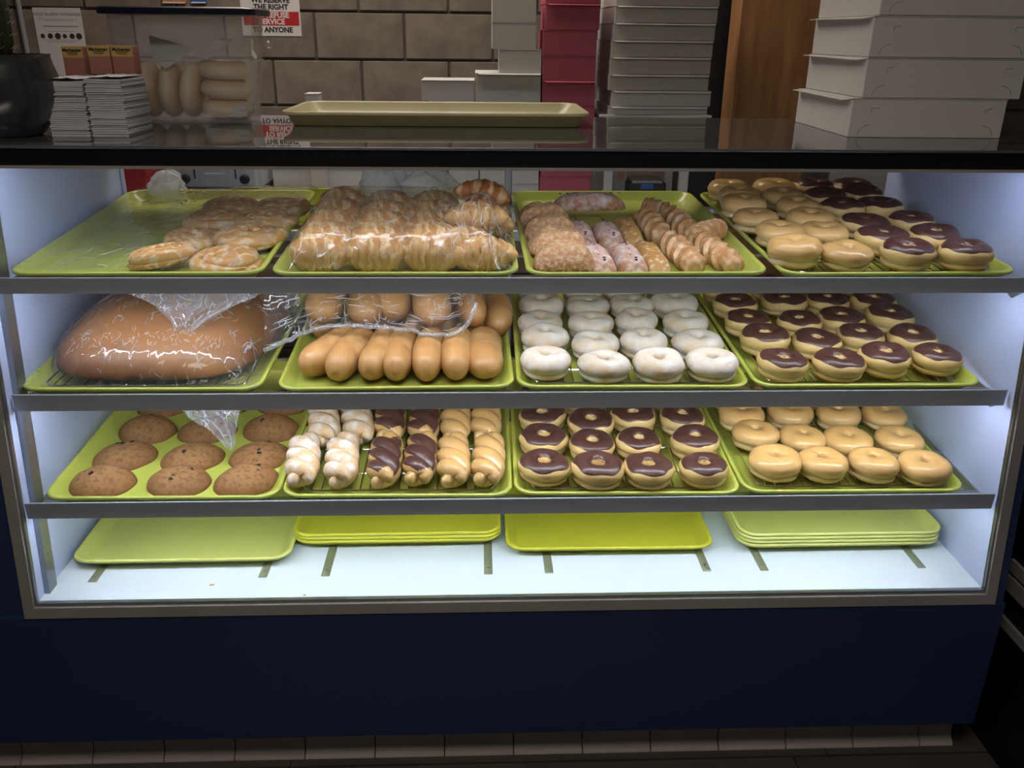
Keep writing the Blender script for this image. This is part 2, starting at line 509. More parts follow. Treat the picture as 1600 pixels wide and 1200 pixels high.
MT = dict(
    white=plain('white_laminate', (0.55, 0.62, 0.88), 0.35, col2=(0.53, 0.60, 0.86), scale=3),
    deck=plain('white_deck', (0.75, 0.83, 0.95), 0.3, col2=(0.73, 0.81, 0.93), scale=2),
    navy=plain('navy_paint', (0.021, 0.044, 0.125), 0.5, col2=(0.019, 0.040, 0.115), scale=2.5, bump=0.05, bscale=40),
    black=plain('black_edge', (0.004, 0.004, 0.005), 0.4),
    rubber=plain('black_plastic', (0.012, 0.012, 0.014), 0.5),
    top=plain('dark_counter', (0.075, 0.075, 0.073), 0.02, spec=0.5, ior=4.0),
    frame=plain('bronze_frame', (0.44, 0.41, 0.39), 0.4, 0.2, col2=(0.39, 0.36, 0.34), scale=6),
    alu=plain('aluminium', (0.42, 0.44, 0.47), 0.32, 0.85, col2=(0.36, 0.38, 0.41), scale=3, stretch=(0.3, 8, 8)),
    rail=plain('painted_rail', (0.42, 0.45, 0.50), 0.4, 0.2, col2=(0.38, 0.41, 0.46), scale=3, stretch=(0.3, 8, 8)),
    brushed=plain('brushed_steel', (0.50, 0.53, 0.60), 0.35, 0.35, col2=(0.44, 0.47, 0.54), scale=6, stretch=(8, 1, 1)),
    steel=plain('steel', (0.55, 0.56, 0.58), 0.28, 1.0, col2=(0.45, 0.46, 0.48), scale=10),
    chrome=plain('wire_chrome', (0.72, 0.72, 0.74), 0.22, 1.0),
    strip=plain('brushed_strip', (0.34, 0.36, 0.26), 0.4, 0.6, col2=(0.28, 0.30, 0.22), scale=8),
    tray=plain('lime_tray', (0.52, 0.56, 0.10), 0.33, col2=(0.47, 0.52, 0.09), scale=5, coat=0.15),
    ytray=plain('yellow_tray', (0.62, 0.60, 0.045), 0.33, col2=(0.56, 0.56, 0.04), scale=5, coat=0.15),
    ptray=plain('pale_tray', (0.66, 0.68, 0.20), 0.33, col2=(0.60, 0.63, 0.17), scale=5, coat=0.15),
    cream=plain('cream_tray', (0.60, 0.54, 0.30), 0.4, col2=(0.54, 0.48, 0.26), scale=6),
    glass=clear('case_glass', ior=1.45, rough=0.0),
    plastic=clear('clear_plastic', tint=(0.97, 0.97, 0.965), ior=1.42, rough=0.06, haze=0.11),
    film=clear('cling_film', ior=1.35, rough=0.10, crinkle=0.25, cscale=30, streak=0.35, haze=0.03),
    film2=clear('cling_film_crumpled', ior=1.5, rough=0.08, crinkle=0.6, cscale=24, streak=0.75, haze=0.05, stretch=(1.6, 1, 0.7)),
    faint=clear('thin_clear_film', ior=1.08, rough=0.1, crinkle=0.3, cscale=30, streak=0.2, haze=0.03),
    film3=clear('gathered_film', ior=1.5, rough=0.08, crinkle=0.7, cscale=40, streak=0.9, haze=0.26, haze_col=(0.9, 0.92, 1.0), stretch=(1.6, 1, 0.6)),
    fold=clear('film_fold', ior=1.5, rough=0.12, haze=0.55, haze_col=(0.95, 0.96, 1.0)),
    bag=clear('milky_plastic', ior=1.3, rough=0.3, crinkle=0.4, cscale=20, haze=0.55, haze_col=(0.85, 0.85, 0.88)),
    block=plain('concrete_block', (0.23, 0.185, 0.15), 0.9, col2=(0.155, 0.125, 0.10), scale=9, bump=0.6, bscale=90, jitter=0.12, detail=8),
    mortar=plain('mortar', (0.10, 0.085, 0.07), 0.95, col2=(0.08, 0.068, 0.056), scale=20),
    card=plain('white_card', (0.62, 0.595, 0.575), 0.7, col2=(0.58, 0.555, 0.535), scale=3),
    pink=plain('pink_card', (0.50, 0.10, 0.155), 0.7, col2=(0.46, 0.092, 0.145), scale=3),
    paper=plain('paper', (0.62, 0.62, 0.63), 0.8, col2=(0.52, 0.53, 0.56), scale=60, stretch=(0.2, 0.2, 4)),
    wax=plain('wax_paper', (0.66, 0.65, 0.62), 0.6),
    wood=plain('wood', (0.52, 0.27, 0.115), 0.5, col2=(0.36, 0.165, 0.065), scale=9, stretch=(3, 3, 0.35), bump=0.15, bscale=30, detail=8),
    tile=plain('base_tile', (0.52, 0.47, 0.44), 0.35, col2=(0.48, 0.43, 0.40), scale=12, jitter=0.06),
    floor=plain('floor_plank', (0.11, 0.09, 0.075), 0.45, col2=(0.08, 0.066, 0.056), scale=5, stretch=(0.6, 5, 5), jitter=0.1),
    wallp=plain('wall_paint', (0.28, 0.26, 0.23), 0.85),
    ceil=plain('ceiling_paint', (0.5, 0.48, 0.45), 0.9),
    red=plain('red_plastic', (0.42, 0.03, 0.045), 0.45),
    pot=plain('glazed_pot', (0.055, 0.058, 0.058), 0.28, col2=(0.03, 0.03, 0.032), scale=10, stretch=(6, 6, 0.5), coat=0.3),
    cactus=plain('cactus_skin', (0.03, 0.045, 0.015), 0.7, col2=(0.02, 0.03, 0.012), scale=30),
    soil=plain('soil', (0.05, 0.035, 0.022), 0.95, col2=(0.03, 0.02, 0.014), scale=60, bump=0.8, bscale=80),
    lid=plain('dark_blue_lid', (0.006, 0.009, 0.022), 0.35),
    ink=plain('black_ink', (0.01, 0.01, 0.01), 0.7),
    redink=plain('red_ink', (0.45, 0.012, 0.018), 0.6),
    signw=plain('sign_white', (0.66, 0.63, 0.60), 0.6),
    yink=plain('yellow_print', (0.55, 0.36, 0.12), 0.6),
    rprint=plain('rose_print', (0.40, 0.14, 0.11), 0.6, col2=(0.33, 0.17, 0.11), scale=60),
    greyp=plain('grey_label', (0.28, 0.275, 0.27), 0.5),
    blueb=plain('blue_plastic', (0.02, 0.10, 0.40), 0.4),
    orange=plain('orange_card', (0.55, 0.20, 0.06), 0.6),
    # food
    glazed=bread('glazed_dough', [(0.0, (0.50, 0.26, 0.07)), (0.2, (0.66, 0.45, 0.19)), (0.36, (0.76, 0.60, 0.34)), (0.58, (0.68, 0.44, 0.17)), (1.0, (0.62, 0.36, 0.12))], 0.048, 0.32, coat=0.3, bump=0.1, bscale=60, jitter=0.07),
    dough=bread('donut_dough', [(0.0, (0.50, 0.25, 0.055)), (0.2, (0.62, 0.39, 0.12)), (0.38, (0.78, 0.62, 0.34)), (0.56, (0.66, 0.45, 0.16)), (1.0, (0.70, 0.50, 0.22))], 0.048, 0.5, bump=0.12, bscale=70, jitter=0.07),
    powder=bread('powdered_dough', [(0.0, (0.48, 0.26, 0.09)), (0.2, (0.62, 0.43, 0.22)), (0.42, (0.70, 0.53, 0.32)), (0.62, (0.60, 0.40, 0.20)), (1.0, (0.64, 0.53, 0.40))], 0.048, 0.85, patch=(0.70, 0.66, 0.61), pscale=38, plo=0.38, phi=0.66, bump=0.3, bscale=220, jitter=0.04),
    choc=plain('chocolate_icing', (0.088, 0.036, 0.028), 0.32, col2=(0.072, 0.028, 0.022), scale=20, bump=0.35, bscale=55, coat=0.12, spec=0.4),
    cookie=bread('cookie_crumb', [(0.0, (0.19, 0.08, 0.028)), (0.3, (0.26, 0.12, 0.042)), (1.0, (0.34, 0.175, 0.070))], 0.032, 0.75, patch=(0.20, 0.09, 0.032), pscale=110, plo=0.48, phi=0.66, bump=1.0, bscale=130, jitter=0.06),
    raisin=plain('raisin', (0.012, 0.008, 0.007), 0.5, bump=0.5, bscale=300),
    roll=bread('roll_crust', [(0.0, (0.24, 0.10, 0.03)), (0.3, (0.40, 0.185, 0.06)), (0.6, (0.52, 0.275, 0.10)), (1.0, (0.51, 0.25, 0.085))], 0.075, 0.38, coat=0.2, patch=(0.66, 0.42, 0.19), pscale=14, plo=0.5, phi=0.75, bump=0.06, bscale=60, jitter=0.07),
    loaf=bread('loaf_crust', [(0.0, (0.05, 0.02, 0.012)), (0.3, (0.18, 0.068, 0.022)), (0.7, (0.32, 0.13, 0.036)), (1.0, (0.30, 0.118, 0.032))], 0.11, 0.4, patch=(0.37, 0.165, 0.05), pscale=9, plo=0.45, phi=0.7, bump=0.15, bscale=40),
    croissant=bread('croissant_crust', [(0.0, (0.38, 0.17, 0.04)), (0.4, (0.60, 0.33, 0.10)), (0.8, (0.63, 0.35, 0.11)), (1.0, (0.48, 0.22, 0.055))], 0.055, 0.42, stripes=(0.76, 0.54, 0.28), stripe_scale=11, axis='X', sdist=12, slo=0.62, patch=(0.70, 0.44, 0.17), pscale=30, plo=0.45, phi=0.7, bump=0.6, bscale=70, jitter=0.1),
    brioche=bread('browned_croissant', [(0.0, (0.50, 0.28, 0.10)), (0.35, (0.40, 0.15, 0.04)), (1.0, (0.36, 0.115, 0.03))], 0.05, 0.4, stripes=(0.66, 0.40, 0.18), stripe_scale=9, axis='X', bump=0.3, bscale=60),
    danish=bread('danish_crust', [(0.0, (0.44, 0.20, 0.05)), (0.45, (0.66, 0.38, 0.12)), (1.0, (0.55, 0.25, 0.06))], 0.03, 0.4, stripes=(0.74, 0.54, 0.31), stripe_scale=14, axis='Y', sdist=10, bump=0.5, bscale=80, jitter=0.09),
    puff=bread('puff_pastry', [(0.0, (0.26, 0.095, 0.03)), (0.45, (0.46, 0.20, 0.065)), (1.0, (0.58, 0.30, 0.115))], 0.05, 0.55, patch=(0.76, 0.56, 0.35), pscale=130, plo=0.40, phi=0.75, bump=1.0, bscale=150, jitter=0.08),
    strudel=bread('sugared_strudel', [(0.0, (0.30, 0.11, 0.04)), (0.45, (0.46, 0.21, 0.09)), (1.0, (0.56, 0.32, 0.22))], 0.032, 0.7, patch=(0.76, 0.67, 0.60), pscale=60, plo=0.42, phi=0.72, bump=0.9, bscale=150, jitter=0.08),
    cheese=bread('cheese_stick', [(0.0, (0.38, 0.17, 0.05)), (0.45, (0.52, 0.28, 0.09)), (1.0, (0.50, 0.24, 0.06))], 0.032, 0.5, patch=(0.76, 0.62, 0.38), pscale=70, plo=0.52, phi=0.64, bump=0.8, bscale=110, jitter=0.08),
    twist=bread('twist_crust', [(0.0, (0.34, 0.14, 0.045)), (0.45, (0.58, 0.33, 0.13)), (1.0, (0.50, 0.24, 0.08))], 0.04, 0.45, patch=(0.74, 0.54, 0.32), pscale=48, plo=0.46, phi=0.68, bump=0.5, bscale=80, jitter=0.09),
    twdough=bread('cruller_dough', [(0.0, (0.62, 0.44, 0.19)), (0.35, (0.66, 0.46, 0.20)), (1.0, (0.58, 0.33, 0.115))], 0.05, 0.32, coat=0.35, bump=0.1, bscale=60, jitter=0.06),
    twsugar=bread('sugared_cruller', [(0.0, (0.62, 0.42, 0.18)), (0.3, (0.64, 0.42, 0.19)), (0.7, (0.64, 0.43, 0.22)), (1.0, (0.62, 0.42, 0.24))], 0.05, 0.85, patch=(0.76, 0.70, 0.66), pscale=42, plo=0.44, phi=0.66, bump=0.35, bscale=240, jitter=0.04),
    bagel=bread('pale_bagel', [(0.0, (0.72, 0.60, 0.42)), (0.5, (0.84, 0.74, 0.56)), (0.85, (0.66, 0.44, 0.23)), (1.0, (0.50, 0.28, 0.12))], 0.045, 0.5, bump=0.08),
    jam=plain('red_jam', (0.10, 0.008, 0.012), 0.25, coat=0.4),
    crumb=plain('pastry_crumb', (0.66, 0.50, 0.22), 0.7),
)

# ------------------------------------------------------------------ the room
RX0, RX1, RY0, CEIL = -3.2, 3.2, -3.6, 2.74
fl = struct('floor', MB().box((RX0, RY0, FLOOR_Z - 0.06), (RX1, WALL_Y + 0.2, FLOOR_Z - 0.008)).mesh('floor', MT['mortar']))
pl_w, pl_d = 0.60, 0.20                       # floor planks run along the case
plank = MB().bbox((0.002, 0.002, -0.008), (pl_w - 0.002, pl_d - 0.002, 0.0), 0.0015).mesh('plank', MT['floor'])
for r in range(4):
    for c in range(6):
        x = -1.95 + c * pl_w + (0.39 if r % 2 else 0.17)
        put('plank', plank, fl, T(x, -0.095 - (r + 1) * pl_d + 0.0, FLOOR_Z))
far_planks = MB()
for r in range(-4, 14):
    for c in range(11):
        x = -3.2 + c * pl_w + (0.3 if r % 2 else 0.0)
        if r in (0, 1, 2, 3) and -1.95 + 0.0 <= x + 0.3 <= 2.0:
            continue
        y0 = -0.095 - (r + 1) * pl_d
        if y0 < RY0:
            continue
        far_planks.box((x + 0.002, y0 + 0.002, -0.008), (min(x + pl_w, 3.2) - 0.002, y0 + pl_d - 0.002, -0.0002))
o = put('plank_field', far_planks.mesh('plank_field', MT['floor'], smooth=False), fl, T(0, 0, FLOOR_Z))
o['kind'] = 'stuff'
struct('ceiling', MB().box((RX0, RY0, CEIL), (RX1, WALL_Y + 0.2, CEIL + 0.08)).mesh('ceiling', MT['ceil']))
struct('wall_left', MB().box((RX0 - 0.1, RY0, FLOOR_Z), (RX0, WALL_Y + 0.2, CEIL)).mesh('wall_left', MT['wallp']))
struct('wall_right', MB().box((RX1, RY0, FLOOR_Z), (RX1 + 0.1, WALL_Y + 0.2, CEIL)).mesh('wall_right', MT['wallp']))
struct('wall_front', MB().box((RX0, RY0 - 0.1, FLOOR_Z), (RX1, RY0, CEIL)).mesh('wall_front', MT['wallp']))
wb = struct('wall_back', MB().box((RX0, WALL_Y + 0.012, FLOOR_Z), (RX1, WALL_Y + 0.2, CEIL)).mesh('wall_back', MT['mortar']))
blk = MB().bbox((-0.195, 0, -0.095), (0.195, 0.1, 0.095), 0.004).mesh('concrete_block', MT['block'])
for r in range(-8, 7):
    zc = 1.425 + 0.2 * r
    if zc + 0.1 < FLOOR_Z or zc - 0.1 > CEIL - 0.05:
        continue
    for c in range(-6, 10):
        xc = -0.61 + 0.4 * c + (0.2 if r % 2 else 0.0)
        if xc < RX0 + 0.15 or xc > RX1 - 0.15:
            continue
        put('concrete_block', blk, wb, T(xc, WALL_Y, max(zc, FLOOR_Z + 0.096)))

# cove base tiles along the foot of the case
bb = struct('baseboard_front', MB().box((-1.24, -0.047, FLOOR_Z), (0.985, -0.03, 0.063)).mesh('baseboard_front', MT['mortar']))
tile_prof = [(-0.047, FLOOR_Z), (-0.074, FLOOR_Z), (-0.072, FLOOR_Z + 0.006), (-0.061, FLOOR_Z + 0.016), (-0.0565, FLOOR_Z + 0.03), (-0.0555, 0.056), (-0.053, 0.061), (-0.047, 0.061)]


def tile_mesh(w):
    return MB().loft([[(x, y, z) for y, z in tile_prof] for x in (0.0015, w - 0.0015)]).mesh('base_tile', MT['tile'], angle=35)


tm, tm2 = tile_mesh(0.1545), tile_mesh(0.078)
x0 = at_y(1432, 1160, -0.06).x
k = 0
while x0 - (k + 1) * 0.1545 > -1.32:
    put('base_tile', tm, bb, T(x0 - (k + 1) * 0.1545, 0, 0))
    k += 1
put('base_tile', tm2, bb, T(x0, 0, 0))


def ceiling_light(x, y, L, label):
    t = thing('ceiling_light', label, 'ceiling light', T(x, y, CEIL))
    put('light_frame', MB().box((-0.63, -0.33, -0.03), (0.63, -0.30, 0)).box((-0.63, 0.30, -0.03), (0.63, 0.33, 0)).box((-0.63, -0.30, -0.03), (-0.60, 0.30, 0)).box((0.60, -0.30, -0.03), (0.63, 0.30, 0)).mesh('light_frame', MT['card'], smooth=False), t)
    put('light_diffuser', MB().box((-0.60, -0.30, -0.02), (0.60, 0.30, -0.012)).mesh('light_diffuser', emit('panel_light', (1.0, 0.90, 0.80), L), smooth=False), t)


ceiling_light(-0.5, 1.55, LAMP_BACK, 'ceiling light panel above the work table behind the case')
ceiling_light(-0.2, -1.5, LAMP_FRONT, 'dim ceiling light panel over the shop floor before the case')

# ------------------------------------------------------------------ the display case
case = thing('display_case', 'long navy bakery display case with white interior and slanted glass front', 'display case', T(0, 0, FLOOR_Z))


def cpart(name, mb, mat, smooth=True, parent=None, angle=40):
    """a part of the case, given in world coordinates"""
    me = mb.mesh(name, mat, smooth, angle)
    if parent is None:
        return put(name, me, case, T(0, 0, -FLOOR_Z))
    return put(name, me, parent)


def lean_slab(mb, x0, x1, z0, z1, d0, d1):
    """a slab parallel to the leaning glass, d behind the glass plane"""
    vs = []
    for z in (z0, z1):
        for d in (d0, d1):
            for x in (x0, x1):
                vs.append((x, glass_y(z) + d, z))
    return mb.add(vs, [(0, 2, 3, 1), (4, 5, 7, 6), (0, 1, 5, 4), (2, 6, 7, 3), (0, 4, 6, 2), (1, 3, 7, 5)])


def prism_x(mb, prof, x0, x1):
    """(y, z) outline extruded along x"""
    return mb.loft([[(x0, y, z) for y, z in prof], [(x1, y, z) for y, z in prof]])


UND = 1.236     # underside of the counter
cpart('front_panel', MB().bbox((-1.30, GLASS_Y - 0.012, 0.036), (1.006, GLASS_Y + 0.012, DECK_Z - 0.026), 0.002), MT['navy'])
cpart('case_base', MB().box((-1.24, GLASS_Y + 0.014, 0.066), (1.004, CASE_BACK, DECK_Z - 0.022)).box((-1.24, -0.028, FLOOR_Z + 0.001), (0.985, CASE_BACK - 0.03, 0.065)), MT['rubber'], smooth=False)
cpart('deck', MB().box((-CASE_W, GLASS_Y + 0.004, DECK_Z - 0.02), (CASE_W, CASE_BACK, DECK_Z)), MT['deck'], smooth=False)
side_prof = [(glass_y(DECK_Z - 0.02) + 0.004, DECK_Z - 0.02), (CASE_BACK, DECK_Z - 0.02), (CASE_BACK, UND), (glass_y(UND) + 0.004, UND)]
cpart('side_panel', prism_x(MB(), side_prof, -CASE_W - 0.02, -CASE_W), MT['white'], smooth=False)
cpart('side_panel', prism_x(MB(), side_prof, CASE_W, CASE_W + 0.02), MT['white'], smooth=False)
out_prof = [(GLASS_Y + 0.0, DECK_Z - 0.026), (CASE_BACK, DECK_Z - 0.026), (CASE_BACK, UND), (glass_y(UND) + 0.0, UND)]
cpart('end_panel', prism_x(MB(), out_prof, -1.30, -CASE_W - 0.021), MT['navy'], smooth=False)
cpart('end_panel', prism_x(MB(), out_prof, CASE_W + 0.021, 1.006), MT['navy'], smooth=False)
cpart('bottom_frame', lean_slab(MB(), -CASE_W - 0.022, CASE_W + 0.022, DECK_Z - 0.0255, DECK_Z - 0.003, -0.012, 0.003), MT['frame'], smooth=False)
cpart('glass_channel', lean_slab(MB(), -CASE_W, CASE_W, DECK_Z - 0.003, DECK_Z + 0.0035, -0.006, 0.004), MT['alu'], smooth=False)
for s in (-1, 1):
    a, b = sorted((s * (CASE_W + 0.001), s * (CASE_W + 0.022)))
    cpart('side_frame', lean_slab(MB(), a, b, DECK_Z - 0.003, 1.218, -0.012, 0.003), MT['frame'], smooth=False)
    a, b = sorted((s * (CASE_W - 0.003), s * (CASE_W + 0.001)))
    cpart('glass_channel', lean_slab(MB(), a, b, DECK_Z + 0.0035, 1.214, -0.006, 0.004), MT['alu'], smooth=False)
cpart('glass_front', lean_slab(MB(), -CASE_W + 0.003, CASE_W - 0.003, DECK_Z + 0.003, 1.220, -0.003, 0.002), MT['glass'], smooth=False)
cpart('top_frame', MB().box((-1.10, -0.006, 1.2135), (1.03, 0.006, 1.2185)), MT['frame'], smooth=False)
cpart('edge_trim', MB().bbox((-1.30, -0.007, TOP_Z - 0.0042), (1.06, -0.0043, TOP_Z + 0.0002), 0.0008), MT['alu'])
cpart('fascia', MB().box((-1.30, -0.002, 1.2185), (1.06, 0.014, TOP_Z - 0.0045)), MT['black'], smooth=False)
cpart('ceiling_panel', MB().box((-CASE_W - 0.02, 0.014, UND), (CASE_W + 0.02, CASE_BACK, UND + 0.004)), MT['rubber'], smooth=False)
# left pilaster that carries the brackets, deck strips, rear mullion
up = MB()
lean_slab(up, -CASE_W, -CASE_W + 0.011, DECK_Z, UND, 0.032, 0.064)
pil = cpart('pilaster', up, MT['alu'], smooth=False)
for z in (0.46, 0.66, 0.87, 1.08):
    m = T(-CASE_W + 0.011, glass_y(z) + 0.048, z) @ Matrix.Rotation(math.pi / 2, 4, 'Y')
    cpart('screw', MB().lathe([(0.0035, 0), (0.0035, 0.0012), (0.002, 0.002)], 8), MT['steel'], parent=pil).matrix_local = m
for px, py in ((144, 910), (410, 903), (508, 901), (763, 898), (858, 896), (1105, 893), (1195, 892), (1441, 888)):
    p = at_z(px, py, DECK_Z)
    st = cpart('deck_strip', MB().bbox((p.x - 0.009, p.y, DECK_Z), (p.x + 0.009, 0.60, DECK_Z + 0.002), 0.0008), MT['strip'])
    cpart('screw', MB().lathe([(0.003, 0), (0.003, 0.0008), (0.0015, 0.0014)], 8), MT['steel'], parent=st).matrix_local = T(p.x, p.y + 0.022, DECK_Z + 0.002)
cpart('rear_post', MB().bbox((-0.014, CASE_BACK - 0.012, DECK_Z), (0.004, CASE_BACK + 0.012, UND), 0.002), MT['alu'])
cpart('rear_post', MB().bbox((-CASE_W, CASE_BACK - 0.006, DECK_Z), (-CASE_W + 0.004, CASE_BACK + 0.012, UND), 0.001), MT['white'])


def led(parent, x0, x1, y, z, mat, w=0.012):
    """slim lamp: housing above, diffuser below"""
    h = put('light_housing', MB().box((x0, y - w / 2 - 0.002, z + 0.004), (x1, y + w / 2 + 0.002, z + 0.009)).mesh('light_housing', MT['alu'], smooth=False), parent)
    put('light_diffuser', MB().box((x0 + 0.01, y - w / 2, z), (x1 - 0.01, y + w / 2, z + 0.004)).mesh('light_diffuser', mat, smooth=False), h)


led(case, -0.93, 0.93, 0.036, 1.2225 - FLOOR_Z, emit('led_top', LED_TOP_COL, LED_TOP))

counter = tag(put('countertop', MB().bbox((-1.30, TOP_FRONT - 0.004, UND + 0.0105), (1.06, TOP_BACK, TOP_Z), 0.002).mesh('countertop', MT['top'], smooth=False)), 'dark polished countertop reflecting the wall, on top of the display case', 'countertop')

# ------------------------------------------------------------------ shelves
RAILS = ((-0.005, -0.0355), (-0.005, -0.0400), (-0.001, -0.0370))
SL = ('top', 'middle', 'bottom')
SHOLD = ('danishes and croissants', 'rolls and powdered donuts', 'muffin tops and crullers')
LEDS = (emit('led_shelf_top', LED_MID_COL, LED_S1), emit('led_shelf_middle', LED_MID_COL, LED_S2), emit('led_shelf_bottom', LED_LOW_COL, LED_S3))
for s in range(3):
    sh = thing('display_shelf', 'grey metal case shelf carrying the trays of ' + SHOLD[s], 'shelf', shelf_mat(s, 0, 0, 0), 'shelves of the display case')
    h1, h0 = RAILS[s]
    put('front_rail', MB().bbox((-0.955, -0.0155, h0), (0.952, -0.0115, h1), 0.001).mesh('front_rail', MT['rail']), sh)
    put('rail_lip', MB().box((-0.955, -0.0115, -0.0315), (0.952, 0.045, -0.0295)).mesh('rail_lip', MT['alu'], smooth=False), sh)
    put('rear_rail', MB().bbox((-0.955, 0.600, -0.043), (0.952, 0.606, -0.0255), 0.001).mesh('rear_rail', MT['alu']), sh)
    for v in (0.20, 0.42):
        put('support_rod', MB().wire((-0.955, v, -0.0295), (0.952, v, -0.0295), 0.004, 8).mesh('support_rod', MT['steel']), sh)
    for sx in (-1, 1):
        xx = -0.957 if sx < 0 else 0.9535
        put('bracket', MB().loft([[(xx, -0.009, h0 + 0.004), (xx, 0.34, h0 + 0.004), (xx, 0.30, h0 - 0.012), (xx, 0.045, h0 - 0.022), (xx, 0.030, h0 - 0.026)],
                                  [(xx + 0.0035, -0.009, h0 + 0.004), (xx + 0.0035, 0.34, h0 + 0.004), (xx + 0.0035, 0.30, h0 - 0.012), (xx + 0.0035, 0.045, h0 - 0.022), (xx + 0.0035, 0.030, h0 - 0.026)]]).mesh('bracket', MT['alu'], smooth=False), sh)
    led(sh, -0.93, 0.93, 0.004, -0.0385 - 0.001, LEDS[s], 0.010)

# ------------------------------------------------------------------ trays and racks
def tray_mesh(name, mat, w=TRAY_W, d=TRAY_D, h=TRAY_H):
    """origin at the middle of the front rim, rim top at z = 0"""
    prof = [(0.027, -h), (0.022, -h + 0.001), (0.011, -0.0085), (0.006, -0.0075), (0.0015, -0.007), (0.0, -0.0055), (0.0, -0.002), (0.0015, -0.0003), (0.004, 0.0), (0.0075, -0.0008), (0.0095, -0.003), (0.0235, -0.0185), (0.0275, -0.0212), (0.034, FLOOR_H if h == TRAY_H else -h + 0.0035)]
    loops = [rrect(-w / 2 + i, i, w / 2 - i, d - i, max(0.012, 0.040 - i * 0.75), z, 7) for i, z in prof]
    return MB().loft(loops).mesh(name, mat, angle=60)


TRAY = tray_mesh('tray', MT['tray'])
TRAY_Y = tray_mesh('tray', MT['ytray'])
TRAY_P = tray_mesh('tray', MT['ptray'])
_g = MB()
rw, r0, r1 = 0.193, 0.033, 0.627
zt = RACK_H - 0.0012
fp = rrect(-rw, r0, rw, r1, 0.022, zt, 5)
_g2 = MB()
ring = [Vector(p) for p in fp] + [Vector(fp[0])]
_g2.tube(ring, lambda i, t, a: (0.0022, 0.0022), 6, False)
for k in range(1, 20):
    x = -rw + 2 * rw * k / 20
    _g.wire((x, r0, zt), (x, r1, zt), 0.0015, 4)
for v in (0.10, 0.20, 0.30, 0.40, 0.50, 0.58):
    _g.wire((-rw, v, zt - 0.0018), (rw, v, zt - 0.0022), 0.0018, 4)
for v in (0.06, 0.33, 0.6):
    for x in (-rw + 0.004, 0, rw - 0.004):
        _g.wire((x, v, zt), (x, v, FLOOR_H + 0.0003), 0.0016, 4)
RACK_FRAME = _g2.mesh('rack_frame', MT['chrome'])
RACK_WIRES = _g.mesh('rack_wires', MT['chrome'])

TX = ((-0.705, -0.234, 0.237, 0.716), (-0.727, -0.240, 0.221, 0.687), (-0.704, -0.244, 0.216, 0.677))
TYAW = ((0.012, 0.003, 0.012, 0.018), (-0.007, 0.015, -0.012, -0.004), (-0.006, -0.012, -0.015, -0.006))
TLAB = (('lime green tray of spiral danishes under cling film', 'lime green tray crowded with croissants under cling film', 'lime green tray of turnovers, strudel sticks and long twists', 'lime green tray of glazed and chocolate ring donuts on the top shelf'),
        ('lime green tray under the big brown loaf', 'lime green tray heaped with smooth bread rolls', 'lime green tray of powdered ring donuts', 'lime green tray of chocolate ring donuts beside the powdered ones'),
        ('lime green tray of brown muffin tops', 'lime green tray of sugared, chocolate and glazed crullers', 'lime green tray of chocolate ring donuts beside the crullers', 'lime green tray filled only with glazed ring donuts'))
RACKED = {(0, 3), (1, 0), (1, 2), (1, 3), (2, 1), (2, 2), (2, 3)}
RLAB = {(0, 3): 'wire cooling rack under the mixed glazed and chocolate donuts', (1, 0): 'wire cooling rack under the big brown loaf', (1, 2): 'wire cooling rack under the powdered donuts',
        (1, 3): 'wire cooling rack under chocolate donuts beside the powdered tray', (2, 1): 'wire cooling rack under the crullers', (2, 2): 'wire cooling rack under chocolate donuts beside the cruller tray',
        (2, 3): 'wire cooling rack under the tray of only glazed donuts'}
for s in range(3):
    for i in range(4):
        m = shelf_mat(s, TX[s][i], 0, 0, TYAW[s][i])
        tag(put('tray', TRAY, None, m), TLAB[s][i], 'tray', 'lime green display trays')
        if (s, i) in RACKED:
            r = thing('cooling_rack', RLAB[(s, i)], 'cooling rack', m, 'wire racks in the trays')
            put('rack_frame', RACK_FRAME, r)
            put('rack_wires', RACK_WIRES, r)['kind'] = 'stuff'

# empty trays on the deck
BX = [(-0.712, 0.010, 0.006, 1, TRAY_P, 'single empty pale yellow tray lying on the white deck', None),
      (-0.262, 0.110, 0.006, 3, TRAY_Y, 'yellow tray in the stack of three on the deck', 'stack of three yellow trays'),
      (0.204, 0.036, -0.004, 1, TRAY_Y, 'single empty bright yellow tray lying on the white deck', None),
      (0.715, 0.088, 0.006, 4, TRAY_P, 'pale yellow tray in the stack of four on the deck', 'stack of four pale trays')]
POSN = {1: [''], 3: ['lowest ', 'middle ', 'topmost '], 4: ['lowest ', 'second lowest ', 'second highest ', 'topmost ']}
for x, y, a, n, me, lab, grp in BX:
    if n > 1:
        zt_ = DECK_Z + 0.0025 + TRAY_H + (n - 1) * 0.0088
        pf = at_z(622, 833, zt_) if n == 3 else at_z(1305, 833, zt_)
        y = pf.y
    for k in range(n):
        m = T(x, y, DECK_Z + 0.0025 + TRAY_H + k * 0.0088) @ Matrix.Rotation(a + random.Random(k).uniform(-.003, .003), 4, 'Z')
        tag(put('tray', me, None, m), (POSN[n][k] + lab), 'tray', grp or 'single trays on the deck')

# ------------------------------------------------------------------ ring donuts
DPROF = [(0.012, 0.0), (0.030, 0.0004), (0.040, 0.0026), (0.0462, 0.0075), (0.0475, 0.0115), (0.0440, 0.0155), (0.0448, 0.0175), (0.0502, 0.0215), (0.0518, 0.030), (0.0490, 0.0375), (0.0435, 0.0435), (0.0345, 0.0472), (0.0250, 0.0474), (0.0170, 0.0455), (0.0125, 0.0420), (0.0102, 0.0360), (0.0095, 0.0280), (0.0085, 0.0225), (0.0055, 0.0210), (0.002, 0.0208)]
UPPER = DPROF[8:]


